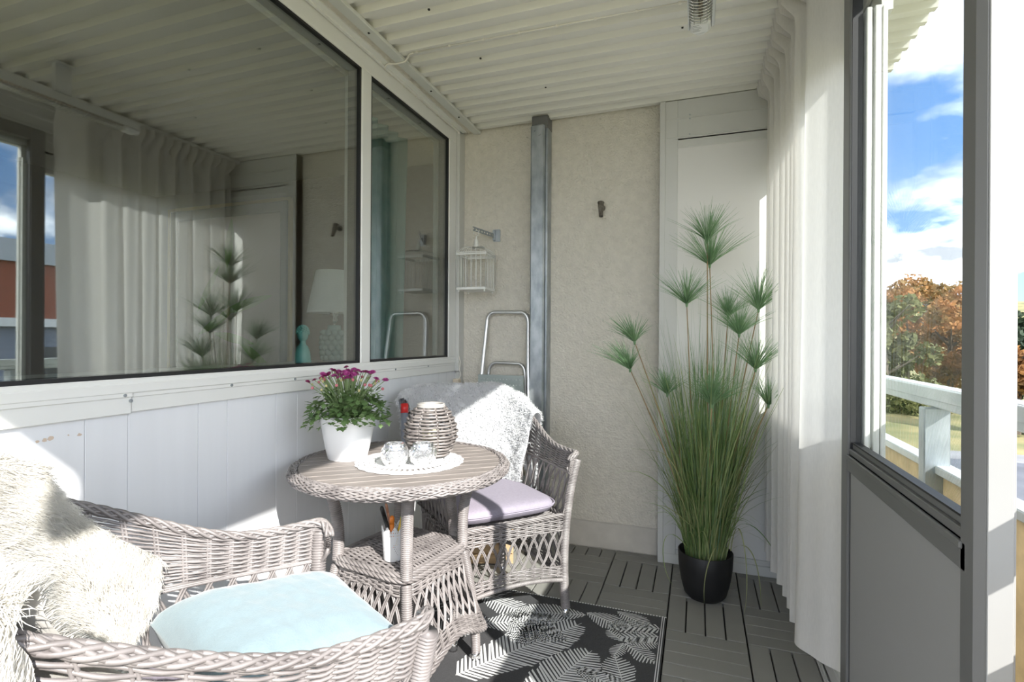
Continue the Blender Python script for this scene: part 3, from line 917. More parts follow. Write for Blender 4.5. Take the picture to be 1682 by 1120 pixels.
# ================================================================== SHEEPSKINS
def drape(s0, s1, din, dout, loc, rot, ns=70, nt=60, off=.018, seed=0, lump=.012, edge=.2, hang_in=.0, fan=0.0):
    """surface folded over the chair back rail; returns local points (ns, nt, 3) and normals"""
    s = np.linspace(s0, s1, ns)
    P = np.zeros((ns, nt, 3))
    for i, si in enumerate(s):
        w = (si - s0) / (s1 - s0)
        di = din(w); do = dout(w)
        L_ = do + di + .07
        q = np.linspace(0, L_, nt)
        zt = float(ztop(si)) + off
        pr = plan(np.array([si]), np.array([zt]))[0]
        nn = snorm(SU, np.array([si]), np.array([zt - .02]))[0]; nn[2] = 0; nn /= np.linalg.norm(nn)
        if np.dot(nn[:2], pr[:2]) < 0: nn = -nn          # outward
        for j, qq in enumerate(q):
            if qq < do:                                   # outside, going up
                z = zt - (do - qq); base = plan(np.array([si]), np.array([max(z, .40)]))[0]
                P[i, j] = base + nn * off; P[i, j, 2] = z
            elif qq < do + .07:                            # over the rail
                a = (qq - do) / .07 * pi
                base = plan(np.array([si]), np.array([zt]))[0]
                P[i, j] = base + nn * off * math.cos(a); P[i, j, 2] = zt + off * math.sin(a)
            else:                                          # inside, going down
                z = zt - (qq - do - .07); zc = max(z, .40)
                base = plan(np.array([si + fan * (w - .35) * smoothstep((zt - z) / .30)]), np.array([zc]))[0]
                P[i, j] = base - nn * (off + hang_in * (zt - zc)); P[i, j, 2] = z
    # lumps along the normal
    du = np.gradient(P, axis=0); dv = np.gradient(P, axis=1)
    N = np.cross(du, dv); N /= np.linalg.norm(N, axis=-1, keepdims=True) + 1e-9
    c = plan(np.array([.5]), np.array([.6]))[0]
    P = P + N * (lump * vnoise(P, 6, seed))[..., None] * 1.0
    return P, N
def fur(mb, P, N, count, length, width, droop, seed=0, seg=3, clump=.5, curl=0.0, lay=1.0):
    r = np.random.default_rng(seed)
    a, b = P.shape[:2]
    i = r.random(count) * (a - 1.001); j = r.random(count) * (b - 1.001)
    i0 = i.astype(int); j0 = j.astype(int); fi = (i - i0)[:, None]; fj = (j - j0)[:, None]
    def bil(A): return (A[i0, j0] * (1 - fi) * (1 - fj) + A[i0 + 1, j0] * fi * (1 - fj) + A[i0, j0 + 1] * (1 - fi) * fj + A[i0 + 1, j0 + 1] * fi * fj)
    p = bil(P); n = bil(N); n /= np.linalg.norm(n, axis=1, keepdims=True)
    fld = np.stack([vnoise(p, 9, seed + 1), vnoise(p, 9, seed + 2), vnoise(p, 9, seed + 3)], -1)
    fld2 = np.stack([vnoise(p, 32, seed + 4), vnoise(p, 32, seed + 5), vnoise(p, 32, seed + 6)], -1)
    d = n * lay + clump * fld + clump * .8 * fld2 + r.normal(0, .12, (count, 3)) + np.array([0, 0, -.5]) * (1 - lay)
    d /= np.linalg.norm(d, axis=1, keepdims=True)
    ln = length * (.6 + .5 * r.random(count))
    t = np.linspace(0, 1, seg)
    C = p[:, None] + d[:, None] * (ln[:, None] * t)[..., None] + np.array([0, 0, -1.]) * (droop * ln[:, None] * t ** 2)[..., None]
    if curl:
        sd_ = np.cross(d, r.normal(size=(count, 3))); sd_ /= np.linalg.norm(sd_, axis=1, keepdims=True)
        C = C + sd_[:, None] * (curl * ln[:, None] * np.sin(t * pi * 1.5))[..., None]
    wd = np.cross(d, n + r.normal(0, .22, (count, 3))); wd /= np.linalg.norm(wd, axis=1, keepdims=True)
    w = width * (1 - t) ** .7 + width * .12
    mb.ribbons(C, np.repeat(wd[:, None], seg, 1), w[None] * (.7 + .6 * r.random(count))[:, None])
def orient(P, N, centre):
    return N
M_wool = mat('cream_long_wool', (.84, .82, .77), .95, trans=.35, var=.10, vscale=7)
M_plush = mat('white_curly_plush', (.78, .78, .79), .95, trans=.2, var=.06, vscale=9)
def skin_thing(name, label, P, N, loc, rot, m, count, length, width, droop, seed, clump, curl, flip=False):
    # normals must point away from the chair's rail line
    if flip: N = -N
    g = MB(); g.grid(P)
    o = g.build(name, m, smooth=True)
    o.location = loc; o.rotation_euler = (0, 0, rot)
    tag(o, label, 'sheepskin')
    f = MB(); fur(f, P, N, count, length, width, droop, seed, clump=clump, curl=curl, lay=.45 if length > .04 else .8)
    f.build('fleece', m, o, kind='stuff')
    return o
# far chair: short curly throw over the whole back
P, N = drape(.325, .755, lambda w: .40 * (.80 + .28 * smoothstep(w * 1.3 - .2)) - .05 * math.sin(w * 9) , lambda w: .30 + .05 * math.sin(w * 7), FAR_LOC, FAR_ROT, off=.024, seed=3, lump=.007, hang_in=.12)
s_mid = P[35, 30]; N_mid = N[35, 30]
flipF = N[35, 45][1] < 0
skin_thing('sheepskin_throw', 'white curly sheepskin draped over the back of the far armchair', P, N, FAR_LOC, FAR_ROT, M_plush, 42000, .020, .0042, .35, 11, 1.0, .45, flip=flipF)
# near chair: two long-haired skins
P, N = drape(.30, .685, lambda w: .20 + .24 * math.sin(.3 + w * 2.75) + .05 * math.sin(w * 11), lambda w: .22 + .05 * math.sin(5 * w), NEAR_LOC, NEAR_ROT, off=.030, seed=8, lump=.014, hang_in=.12, fan=.17)
flipN = N[35, 45][1] < 0
skin_thing('long_sheepskin', 'cream long-haired sheepskin hanging over the back of the near armchair', P, N, NEAR_LOC, NEAR_ROT, M_wool, 210000, .036, .0014, .40, 21, .22, .08, flip=flipN)

# ================================================================== ROUND TABLE
TC = (-.545, -1.205)
TZ = .735
TROT = math.radians(35)
tbl = thing('round_table', 'round grey wicker table with a plank top and wicker rim', 'table', (TC[0], TC[1], 0.001), TROT)
PA = math.radians(39) - TROT
RT = .335
# planks
for k in range(-6, 7):
    v0, v1 = k * .0525 - .0245, k * .0525 + .0245
    m_abs = max(abs(v0), abs(v1))
    if min(abs(v0), abs(v1)) > RT - .02 and k != 0: continue
    def hl(v): return math.sqrt(max(RT ** 2 - v * v, 0.0004))
    vs = np.linspace(v0, v1, 5)
    V = []
    for z in (TZ - .014, TZ - .0012, TZ):
        ins = 0.0012 if z == TZ else 0
        rr = [(-hl(v), np.clip(v, v0 + ins, v1 - ins)) for v in vs] + [(hl(v), np.clip(v, v0 + ins, v1 - ins)) for v in vs[::-1]]
        V.append([(a * math.cos(PA) - b * math.sin(PA), a * math.sin(PA) + b * math.cos(PA), z) for a, b in rr])
    g = MB(); n0 = g.n
    g.grid(np.array(V), cv=True)
    g.t.append(np.array([(20, 20 + q, 20 + q + 1) for q in range(1, 9)]))
    pl_o = g.build('plank', M_plank, tbl)
MB().lathe([(.0, TZ - .020), (RT - .005, TZ - .020), (RT - .005, TZ - .0145), (0.001, TZ - .0145)], seg=48, capb=False).build('underlay', mat('pale_underlay', (.75, .73, .70), .6), tbl)
# woven rim: many interlaced strands
rim = MB()
for s_ in range(26):
    a = np.linspace(0, 2 * pi, 577)[:-1]
    sgn = 1 if s_ % 2 else -1
    th = 2 * pi * s_ / 26 + sgn * a * 5
    wv = .0022 * np.cos(a * 40 + s_ * pi * .5)
    R_ = .347 + (.0195 + wv) * np.cos(th); Zz = TZ - .0165 + (.0165 + wv) * np.sin(th)
    rim.tube(np.stack([R_ * np.cos(a), R_ * np.sin(a), Zz], -1), .0033, 5, N=np.stack([np.cos(a), np.sin(a), 0 * a], -1), closed=True)
a = np.linspace(0, 2 * pi, 121)[:-1]
rim.tube(np.stack([.347 * np.cos(a), .347 * np.sin(a), 0 * a + TZ - .015], -1), .0155, 8, N=np.stack([np.cos(a), np.sin(a), 0 * a], -1), closed=True)
rim.build('woven_rim', M_wick, tbl, smooth=True)
MB().lathe([(.33, TZ - .035), (.335, TZ - .03), (.335, TZ - .02), (.32, TZ - .02)], seg=48, capb=False).build('rim_frame', M_wick, tbl)
SH = .425      # shelf height
HS = .165      # shelf half side
for k in range(4):
    a = pi / 4 * 0 + k * pi / 2
    ca, sa = math.cos(a), math.sin(a)
    rs = HS * math.sqrt(2) - .022
    g = MB(); wrapped(g, [((rs + .06) * ca, (rs + .06) * sa, TZ - .03), ((rs + .012) * ca, (rs + .012) * sa, .60), ((rs) * ca, (rs) * sa, .52), ((rs - .0) * ca, (rs - .0) * sa, SH - .01)], .0185, sides=9)
    g.build('leg', M_wick, tbl, smooth=True)
# the square base: corners lie on the axes of the table's local frame
def sq(u, half, rnd=5.0):
    """u in 0..1 round the square whose corners point along x and y"""
    a = 2 * pi * np.asarray(u) 
    b = a + pi / 4
    c, s_ = np.cos(b), np.sin(b)
    k = (np.abs(c) ** rnd + np.abs(s_) ** rnd) ** (-1 / rnd)
    X, Y = half * c * k, half * s_ * k
    r2 = math.sqrt(.5)
    return X * r2 + Y * r2, -X * r2 + Y * r2
def SBASE(u, k, z0=.17, z1=SH - .005):
    u = np.asarray(u, float); k = np.asarray(k, float) + 0 * u
    half = .158 + .075 * (1 - k) ** 1.2
    # arch the bottom edge
    ar = .075 * np.abs(np.cos(4 * pi * u)) ** .0 * (np.abs(np.sin(2 * 2 * pi * u * 1.0)) ** 1.5)
    zb = z0 - .045 + ar * 0.9
    X = np.zeros_like(half); Y = np.zeros_like(half)
    r2 = math.sqrt(.5)
    b = 2 * pi * u + pi / 4
    c, s_ = np.cos(b), np.sin(b)
    kk = (np.abs(c) ** 6 + np.abs(s_) ** 6) ** (-1 / 6)
    X = half * c * kk; Y = half * s_ * kk
    return np.stack([X * r2 + Y * r2, -X * r2 + Y * r2, zb + (z1 - zb) * k], -1)
bs = MB(); weave(bs, SBASE, 0, 1, .80, 1.0, 8, 40, r=.0040, amp=.0036); bs.build('upper_band', M_wick, tbl, smooth=True)
bs = MB(); lattice(bs, SBASE, 0, 1, .20, .80, 40, lean=1.7, r=.0030); bs.build('lattice_skirt', M_wick, tbl, smooth=True)
bs = MB(); weave(bs, SBASE, 0, 1, .02, .21, 8, 44, r=.0036, amp=.0034)
u = np.linspace(0, 1, 260); P_ = SBASE(u, 0 * u); braid(bs, P_, np.tile([0, 0, 1.], (260, 1)), R=.006, r=.0045, strands=4)
bs.build('lower_band', M_wick, tbl, smooth=True)
# shelf surface: woven, with a fat rolled edge
sf = MB()
r2 = math.sqrt(.5)
def SSH(u, k):
    X = -HS + 2 * HS * np.asarray(u); Y = -HS + 2 * HS * np.asarray(k) + 0 * X
    z = SH + .010 - .012 * (np.maximum(np.abs(X), np.abs(Y)) / HS) ** 6
    return np.stack([X * r2 + Y * r2, -X * r2 + Y * r2, z], -1)
weave(sf, SSH, .02, .98, .02, .98, 44, 11, r=.0040, amp=.0030)
u = np.linspace(0, 1, 200)
for dz, hf, rr in ((.003, .163, .0062), (-.012, .166, .0062)):
    b = 2 * pi * u + pi / 4; c, s_ = np.cos(b), np.sin(b); kk = (np.abs(c) ** 7 + np.abs(s_) ** 7) ** (-1 / 7)
    Pq = np.stack([hf * c * kk * r2 + hf * s_ * kk * r2, -hf * c * kk * r2 + hf * s_ * kk * r2, 0 * u + SH + dz], -1)
    braid(sf, Pq, np.tile([0, 0, 1.], (200, 1)), R=.006, r=.0048, strands=4)
sf.box(-.10, .10, -.10, .10, SH - .006, SH + .002)
sf.build('shelf', M_wick, tbl, smooth=True)
for k in range(4):
    a = k * pi / 2
    ca, sa = math.cos(a), math.sin(a)
    g = MB(); wrapped(g, [(.262 * ca, .262 * sa, .035), (.250 * ca, .250 * sa, .20), (.215 * ca, .215 * sa, .40)], .0165, sides=8)
    lg = g.build('foot', M_wick, tbl, smooth=True)
    MB().tube([(.262 * ca, .262 * sa, 0), (.262 * ca, .262 * sa, .04)], .0150, 12).build('foot_cap', M_steel, lg, smooth=True)

ZT = TZ + .002
# doily
dl = MB()
nr, na = 60, 288
rads = np.linspace(.0, .182, nr + 1)
V = []; 
for i in range(nr + 1):
    a = np.arange(na) * 2 * pi / na
    rr = rads[i] * (1 + (.012 * np.cos(a * 24) if i == nr else 0))
    V.append(np.stack([rr * np.cos(a), rr * np.sin(a), 0 * a + .0009 + .0004 * math.sin(i * .8)], -1))
V = np.array(V)
Q = []
for i in range(nr):
    r_ = rads[i] / .182
    for j in range(na):
        a = j * 2 * pi / na
        hole = False
        if .62 < r_ < .97:
            b1 = math.sin(a * 24 + 9 * r_) ; b2 = math.sin(a * 24 - 9 * r_); b3 = math.sin(r_ * 62)
            hole = b1 * b2 > .28 or (b3 > .8 and b1 > 0)
        elif .18 < r_ < .62:
            b1 = math.sin(a * 12 + 14 * r_); b2 = math.sin(a * 12 - 14 * r_); b3 = math.cos(r_ * 50)
            hole = b1 * b2 > .35 and b3 > -.6
        if not hole: Q.append((i * na + j, (i + 1) * na + j, (i + 1) * na + (j + 1) % na, i * na + (j + 1) % na))
dl.add(V.reshape(-1, 3), Q)
do_ = dl.build('lace_doily', mat('white_cotton_lace', (.80, .80, .79), .9))
do_.location = (-.512, -1.212, ZT + .0005)
tag(do_, 'round white lace doily lying in the middle of the table', 'doily')
mdf = do_.modifiers.new('thickness', 'SOLIDIFY'); mdf.thickness = .0012; mdf.offset = 1

# wicker lantern
ln = thing('wicker_lantern', 'round grey wicker lantern standing on the lace doily', 'lantern', (-.484, -1.118, ZT + .002))
def SLN(u, k):
    u = np.asarray(u, float); k = np.asarray(k, float) + 0 * u
    z = .006 + .168 * k
    r = .048 + .042 * np.sin(pi * np.clip((k * .86 + .10), 0, 1)) ** .9
    a = 2 * pi * u
    fct = 1 / np.cos(((a + pi / 8) % (pi / 4)) - pi / 8) * .97       # eight-sided
    return np.stack([r * fct * np.cos(a), r * fct * np.sin(a), z], -1)
g = MB()
for j in range(15):
    k = (j + .5) / 15
    for s_ in range(8):
        u = np.linspace(s_ / 8 - .012, (s_ + 1) / 8 + .012, 8)
        P_ = SLN(np.clip(u, s_ / 8 + .001, (s_ + 1) / 8 - .001), k); N_n = P_ * np.array([1, 1, 0]); N_n /= np.linalg.norm(N_n, axis=1, keepdims=True)
        P_ = P_ + N_n * ((.0035 if (s_ + j) % 2 else -.0025) * np.cos((np.linspace(-1, 1, 8)) * pi / 2)[:, None])
        g.tube(P_, .0043, 6, N=N_n)
g.build('woven_rods', mat('grey_willow', (.25, .225, .21), .38, col2=(.12, .105, .10), vscale=30, spec=.7), ln, smooth=True)
g = MB()
for s_ in range(8):
    k = np.linspace(0, 1, 12); P_ = SLN(np.full(12, s_ / 8 + .0001), k); g.tube(P_ * np.array([.96, .96, 1]), .004, 6)
g.build('upright', mat('grey_willow', (.25, .225, .21), .38), ln, smooth=True)
a = np.arange(48) * 2 * pi / 48
for z, R_, r_w in ((.178, .046, .005), (.184, .046, .004), (.006, .05, .005)):
    MB().tube(np.stack([R_ * np.cos(a), R_ * np.sin(a), 0 * a + z], -1), r_w, 8, closed=True, N=np.array([0, 0, 1.])).build('rim_ring', mat('pale_grey_willow', (.42, .40, .37), .4), ln, smooth=True)
MB().lathe([(.001, .004), (.047, .004), (.047, .010), (.001, .010)], seg=24).build('base', mat('grey_willow', (.25, .225, .21), .38), ln)
MB().lathe([(.030, .011), (.030, .095), (.022, .098), (.002, .094)], seg=28).build('candle', mat('ivory_wax', (.78, .70, .52), .5, trans=.2), ln, smooth=True)
MB().lathe([(.038, .011), (.038, .140)], seg=32).build('glass_insert', M_glassR, ln, smooth=True)
lh = MB(); tt_ = np.linspace(0, 1, 12); lh.tube(np.stack([-.062 + .018 * np.sin(tt_ * pi), .02 + .02 * np.cos(tt_ * pi), .165 + .012 * np.sin(tt_ * pi)], -1), .0035, 6)
lh.build('handle_loop', M_black, ln, smooth=True)
# gas lighter leaning on the lantern
gl = thing('stick_lighter', 'grey lighter with a red cap leaning behind the wicker lantern', 'lighter', (-.640, -1.035, ZT))
g = MB().tube([(.0, .0, .004), (-.02, .030, .130)], .014, 10); g.build('body', mat('blue_grey_plastic', (.22, .24, .29), .4), gl, smooth=True)
g = MB().tube([(-.02, .030, .130), (-.0255, .038, .165)], .015, 10); g.build('cap', mat('red_plastic', (.55, .02, .02), .35), gl, smooth=True)

# two cut glass candle holders
def cut_glass():
    m = bpy.data.materials.new('cut_glass'); m.use_nodes = True
    b = m.node_tree.nodes['Principled BSDF']
    b.inputs['Base Color'].default_value = (.95, .96, .97, 1); b.inputs['Roughness'].default_value = .03
    b.inputs['Transmission Weight'].default_value = .93; b.inputs['IOR'].default_value = 1.35
    return m
M_cut = cut_glass()
M_silver = mat('mercury_silver', (.72, .73, .75), .12, metal=.9, col2=(.35, .36, .38), vscale=55)
def votive(loc, label, rz):
    t = thing('glass_votive', label, 'candle holder', loc, rz, 'cut glass candle holders on the doily')
    nz_, ns_ = 14, 36
    V = []
    for i in range(nz_):
        k = i / (nz_ - 1); z = .002 + .072 * k
        r = .026 + .019 * math.sin(pi * min(1, k * .92 + .06)) ** .8
        for j in range(ns_):
            a = 2 * pi * (j + .5 * (i % 2)) / ns_
            rr = r + (.0017 if ((j + i // 2) % 2 == 0 and .08 < k < .84) else 0)
            V.append((rr * math.cos(a), rr * math.sin(a), z))
    V = np.array(V).reshape(nz_, ns_, 3)
    g_ = MB().grid(V, cv=True)
    V2 = V[::-1] * np.array([.90, .90, 1]); V2[..., 2] = np.maximum(V2[..., 2], .007)
    g_.grid(V2, cv=True)
    g_.grid(np.array([V[-1], V2[0]]), cv=True)
    T = [(0, j + 1, j) for j in range(1, ns_ - 1)]; g_.t.append(np.array(T))
    g_.build('bowl', M_cut, t)
    MB().lathe([(.0365, .052), (.0375, .060), (.034, .072)], seg=30, capb=False).build('silver_band', M_silver, t, smooth=True)
    MB().lathe([(.019, .008), (.019, .020), (.001, .020)], seg=20).build('tealight', mat('white_wax', (.85, .85, .83), .5), t, smooth=True)
    return t
votive((-.526, -1.285, ZT + .002), 'left one of the two cut glass candle holders on the doily', 0)
votive((-.444, -1.245, ZT + .002), 'right one of the two cut glass candle holders on the doily, before the lantern', .6)

# white pot with chrysanthemums
fpz = ZT
fp = thing('flower_pot', 'white plastic flower pot standing on the left of the table top', 'flower pot', (-.742, -1.245, fpz))
MB().lathe([(.058, 0), (.062, .004), (.070, .04), (.080, .10), (.087, .150), (.0875, .152), (.084, .152), (.076, .10), (.070, .13)], seg=48, sq=2.6).build('pot', M_whiteplastic, fp, smooth=True)
MB().lathe([(.080, .128), (.001, .130)], seg=24, capb=False).build('soil', mat('dark_soil', (.03, .022, .018), .95), fp)
ch = thing('chrysanthemum', 'pink purple chrysanthemum plant growing in the white pot on the table', 'plant', (-.742, -1.245, fpz + .13))
r = np.random.default_rng(5)
st = MB(); tips = []
for k in range(100):
    a = r.random() * 2 * pi; rr = .138 * math.sqrt(r.random()) ; h = .160 + .030 * r.random() - 2.6 * rr * rr
    tip = np.array([rr * math.cos(a), rr * math.sin(a), h])
    tips.append(tip)
    b0 = np.array([.03 * math.cos(a), .03 * math.sin(a), 0])
    t_ = np.linspace(0, 1, 6)[:, None]
    P_ = b0 * (1 - t_) + tip * t_; P_[:, :2] *= (1 - .25 * np.sin(pi * t_)) 
    st.tube(P_, .0013, 5)
st.build('stems', mat('green_stem', (.22, .30, .13), .6), ch, kind='stuff')
def flower_mesh():
    g = MB()
    for ringn, (n_, l, el) in enumerate(((18, .0130, .15), (14, .0100, .5), (9, .0065, .9))):
        for k in range(n_):
            a = 2 * pi * (k + .5 * (ringn % 2)) / n_
            d = np.array([math.cos(a) * math.cos(el), math.sin(a) * math.cos(el), math.sin(el)])
            sdv = np.array([-math.sin(a), math.cos(a), 0])
            t_ = np.array([.12, .6, 1.0])
            C = np.outer(t_ * l, d) + np.array([0, 0, .001 * ringn])
            g.ribbons(C[None], np.tile(sdv, (1, 3, 1)), np.array([[.0018, .0036, .0016]]))
    g.ball((0, 0, .002), (.0030, .0030, .002), 6, 4)
    return g
M_mag = mat('magenta_petals', (.60, .11, .40), .7, col2=(.38, .04, .20), vscale=120, trans=.2)
M_mag2 = mat('dark_magenta_petals', (.30, .025, .12), .7, trans=.15)
fm = flower_mesh().mesh('flower', M_mag); fm2 = flower_mesh().mesh('flower', M_mag2)
budm = MB().ball((0, 0, 0), (.0042, .0042, .005), 7, 5).mesh('bud', mat('yellow_green_bud', (.50, .45, .22), .7))
budp = MB().ball((0, 0, 0), (.0055, .0055, .0055), 7, 5).mesh('bud', mat('pink_bud', (.50, .16, .18), .7))
tips.sort(key=lambda q: -q[2] - 1.3 * (q[0] ** 2 + q[1] ** 2))
for k, tip in enumerate(tips):
    if k < 60:
        o = instance(fm if k % 3 else fm2, 'flower', ch, tip, (r.normal(0, .3) - tip[1] * 4 * -1 * .6, r.normal(0, .3) + tip[0] * 2.4, r.random() * 6), (1, 1, 1) if k % 3 else (.75, .75, .75))
    else:
        instance(budm if k % 2 else budp, 'bud', ch, tip)
# leaves: lobed
lf = MB()
base = []
for k in range(760):
    a = r.random() * 2 * pi; rr = (.03 + .105 * r.random() ** .8); h = .010 + .105 * r.random() * (1 - (rr / .16) ** 2 * .35)
    c = np.array([rr * math.cos(a), rr * math.sin(a), h - (.02 if rr > .1 else 0)])
    az = a + r.normal(0, .6); el = r.normal(.1, .5)
    ax = np.array([math.cos(az) * math.cos(el), math.sin(az) * math.cos(el), math.sin(el)])
    up = np.array([-math.sin(el) * math.cos(az), -math.sin(el) * math.sin(az), math.cos(el)])
    ay = np.cross(up, ax); l = .018 + .016 * r.random()
    o2 = [(0, 0), (.25, .16), (.30, .42), (.48, .24), (.62, .46), (.72, .22), (1, 0), (.72, -.22), (.62, -.46), (.48, -.24), (.30, -.42), (.25, -.16)]
    V = [c + ax * (p_[0] * l) + ay * (p_[1] * l) - up * (.25 * l * p_[0] ** 2) for p_ in o2]
    V.append(c + ax * .45 * l - up * .02 * l)
    lf.add(V, None, [(12, q, (q + 1) % 12) for q in range(12)])
lf.build('foliage', mat('chrysanthemum_green', (.20, .31, .11), .55, col2=(.09, .17, .055), vscale=25, trans=.25), ch, kind='stuff')

# pencil pot on the shelf
pz = SH + .014
pp_ = thing('pencil_pot', 'white perforated metal pot with lacy rim on the table shelf', 'pot', (-.520, -1.300, pz))
g = MB()
nh, ns_ = 34, 120
V = []
for i in range(nh + 1):
    k = i / nh
    for j in range(ns_):
        a = 2 * pi * j / ns_
        R_ = .031 + .008 * k
        V.append((R_ * math.cos(a), R_ * math.sin(a), .112 * k))
Q = []
for i in range(nh):
    k = (i + .5) / nh
    for j in range(ns_):
        lim = .86 + .13 * abs(math.sin(j * 2 * pi / ns_ * 5))
        if k > lim: continue
        hole = False
        if k > .72: hole = (i % 3 == 1 and j % 3 == 1)
        else:
            cxx = ((j % 24) - 11.5) / 12; czz = (k - .42) * 3.2
            d1 = abs(cxx) + abs(czz)
            if .25 < d1 < .85 and k > .08: hole = (i % 2 == 0 and (j + i) % 3 == 0)
        if not hole: Q.append((i * ns_ + j, i * ns_ + (j + 1) % ns_, (i + 1) * ns_ + (j + 1) % ns_, (i + 1) * ns_ + j))
g.add(V, Q)
pot_ = g.build('pierced_wall', mat('white_tin', (.80, .80, .80), .4), pp_)
md = pot_.modifiers.new('thickness', 'SOLIDIFY'); md.thickness = .0012
MB().lathe([(.001, 0), (.031, 0), (.031, .002), (.001, .002)], seg=32).build('bottom', mat('white_tin', (.80, .80, .80), .4), pp_)
def pen(nm, label, cat, base_, tip_, rr, c, cap=None):
    t = thing(nm, label, cat, (-.520 + base_[0], -1.300 + base_[1], pz + .0035))
    b = np.array([0, 0, 0]); e_ = np.array([tip_[0] - base_[0], tip_[1] - base_[1], tip_[2]])
    MB().tube([b, e_ * .82], rr, 8).build('barrel', mat(nm + '_body', c, .35), t, smooth=True)
    MB().tube([e_ * .82, e_ * .96, e_], np.array([rr * 1.05, rr * 1.05, rr * .5]), 8).build('tip', mat(nm + '_tip', cap or c, .35), t, smooth=True)
pen('black_marker', 'black marker pen leaning left in the white pierced pot', 'pen', (.010, .004), (-.040, -.012, .165), .0065, (.015, .015, .015))
pen('copper_pencil', 'copper coloured pencil beside the black marker in the pierced pot', 'pencil', (.006, .010), (-.033, .004, .172), .0045, (.50, .25, .16))
pen('orange_marker', 'orange marker standing upright in the middle of the pierced pot', 'pen', (-.002, -.008), (.004, -.016, .140), .0075, (.75, .22, .03))
pen('yellow_marker', 'yellow marker leaning right in the white pierced pot', 'pen', (-.006, .006), (.037, .004, .158), .0060, (.80, .55, .03), (.65, .75, .02))

# ================================================================== PAPYRUS / GRASS PLANT
PX, PY = .452, -.262
pt = thing('planter', 'round matt black planter standing on the deck by the white panel', 'planter', (PX, PY, .001))
MB().lathe([(.060, 0), (.075, .003), (.090, .02), (.104, .07), (.115, .14), (.118, .205), (.116, .208), (.110, .205), (.106, .15), (.104, .18)], seg=48).build('pot', M_potblack, pt, smooth=True)
MB().lathe([(.108, .178), (.001, .180)], seg=24, capb=False).build('soil', mat('dark_soil', (.03, .022, .018), .95), pt)
gp = thing('papyrus_plant', 'tall artificial papyrus and grass plant growing in the black planter', 'plant', (PX, PY, .18))
r = np.random.default_rng(12)
def wpt(u, v, y):
    """world point on the plane y seen at column u, row v of the 1682 x 1120 frame"""
    a, b = u - 841, v - 556.8
    cr_, sr_ = math.cos(.006), math.sin(.006)
    a, b = cr_ * a + sr_ * b, -sr_ * a + cr_ * b
    X_, Z_ = a / 857.6, -b / 857.6
    c, s_ = math.cos(.34171), math.sin(.34171)
    d = np.array([c * X_ - s_, s_ * X_ + c, Z_])
    t_ = (y + 2.7815) / d[1]
    return np.array([.4142, -2.7815, 1.1579]) + t_ * d
M_blade = [mat('grass_green', (.27, .38, .15), .55, trans=.42, col2=(.10, .19, .05), vscale=9),
           mat('grass_light', (.48, .54, .26), .55, trans=.42, col2=(.20, .30, .10), vscale=9),
           mat('grass_bluish', (.30, .43, .26), .55, trans=.42, col2=(.12, .22, .10), vscale=9),
           mat('grass_straw', (.34, .36, .16), .6, trans=.3)]
def blades(mb, n, r, hmin, hmax, spread, rb=.085, w=.0046, droopy=.0):
    a = r.random(n) * 2 * pi; q = np.sqrt(r.random(n))
    b0 = np.stack([rb * q * np.cos(a), rb * q * np.sin(a), 0 * a], -1)
    h = hmin + (hmax - hmin) * r.random(n) ** 1.3
    a2 = a + r.normal(0, .5, n)
    lat = spread * h * (.25 + .9 * r.random(n)) * (q * .7 + .3)
    s_ = np.linspace(0, 1, 9)[None, :, None]
    dirn = np.stack([np.cos(a2), np.sin(a2), 0 * a2], -1)[:, None]
    C = b0[:, None] + dirn * (lat[:, None, None] * (.35 * s_ + .65 * s_ ** 2)) + np.array([0, 0, 1.]) * (h[:, None, None] * (s_ - droopy * s_ ** 3))
    wob = r.normal(0, 1, (n, 1, 3)) * .012 * h[:, None, None] * np.sin(s_ * pi * 1.5)
    wob[..., 2] = 0
    C = C + wob
    # keep clear of the panel behind
    C[..., 1] = np.minimum(C[..., 1], .030 - PY)
    C[..., 0] = np.minimum(C[..., 0], .86 - PX - .1)
    wd = np.cross(dirn, np.array([0, 0, 1.])) + r.normal(0, .6, (n, 1, 3)); wd /= np.linalg.norm(wd, axis=-1, keepdims=True)
    ww = w * (1 - s_[..., 0] ** 3 * .9) * (.6 + .8 * r.random((n, 1)))
    mb.ribbons(C, np.repeat(wd, 9, 1), ww)
for mi, (n_, hm_, hM, sp) in enumerate(((420, .35, .98, .34), (380, .35, 1.02, .38), (260, .45, 1.12, .30), (150, .30, .85, .50))):
    g = MB(); blades(g, n_, r, hm_, hM, sp); g.build('grass_blades', M_blade[mi], gp, kind='stuff')
g = MB(); blades(g, 22, r, 1.0, 1.30, .10, w=.0035); g.build('grass_blades', M_blade[2], gp, kind='stuff')
g = MB(); blades(g, 120, r, .40, .85, .62, w=.0036, droopy=.22); g.build('grass_blades', M_blade[0], gp, kind='stuff')
g = MB(); blades(g, 60, r, .30, .62, .70, w=.0042, droopy=.55); g.build('drooping_blades', M_blade[1], gp, kind='stuff')
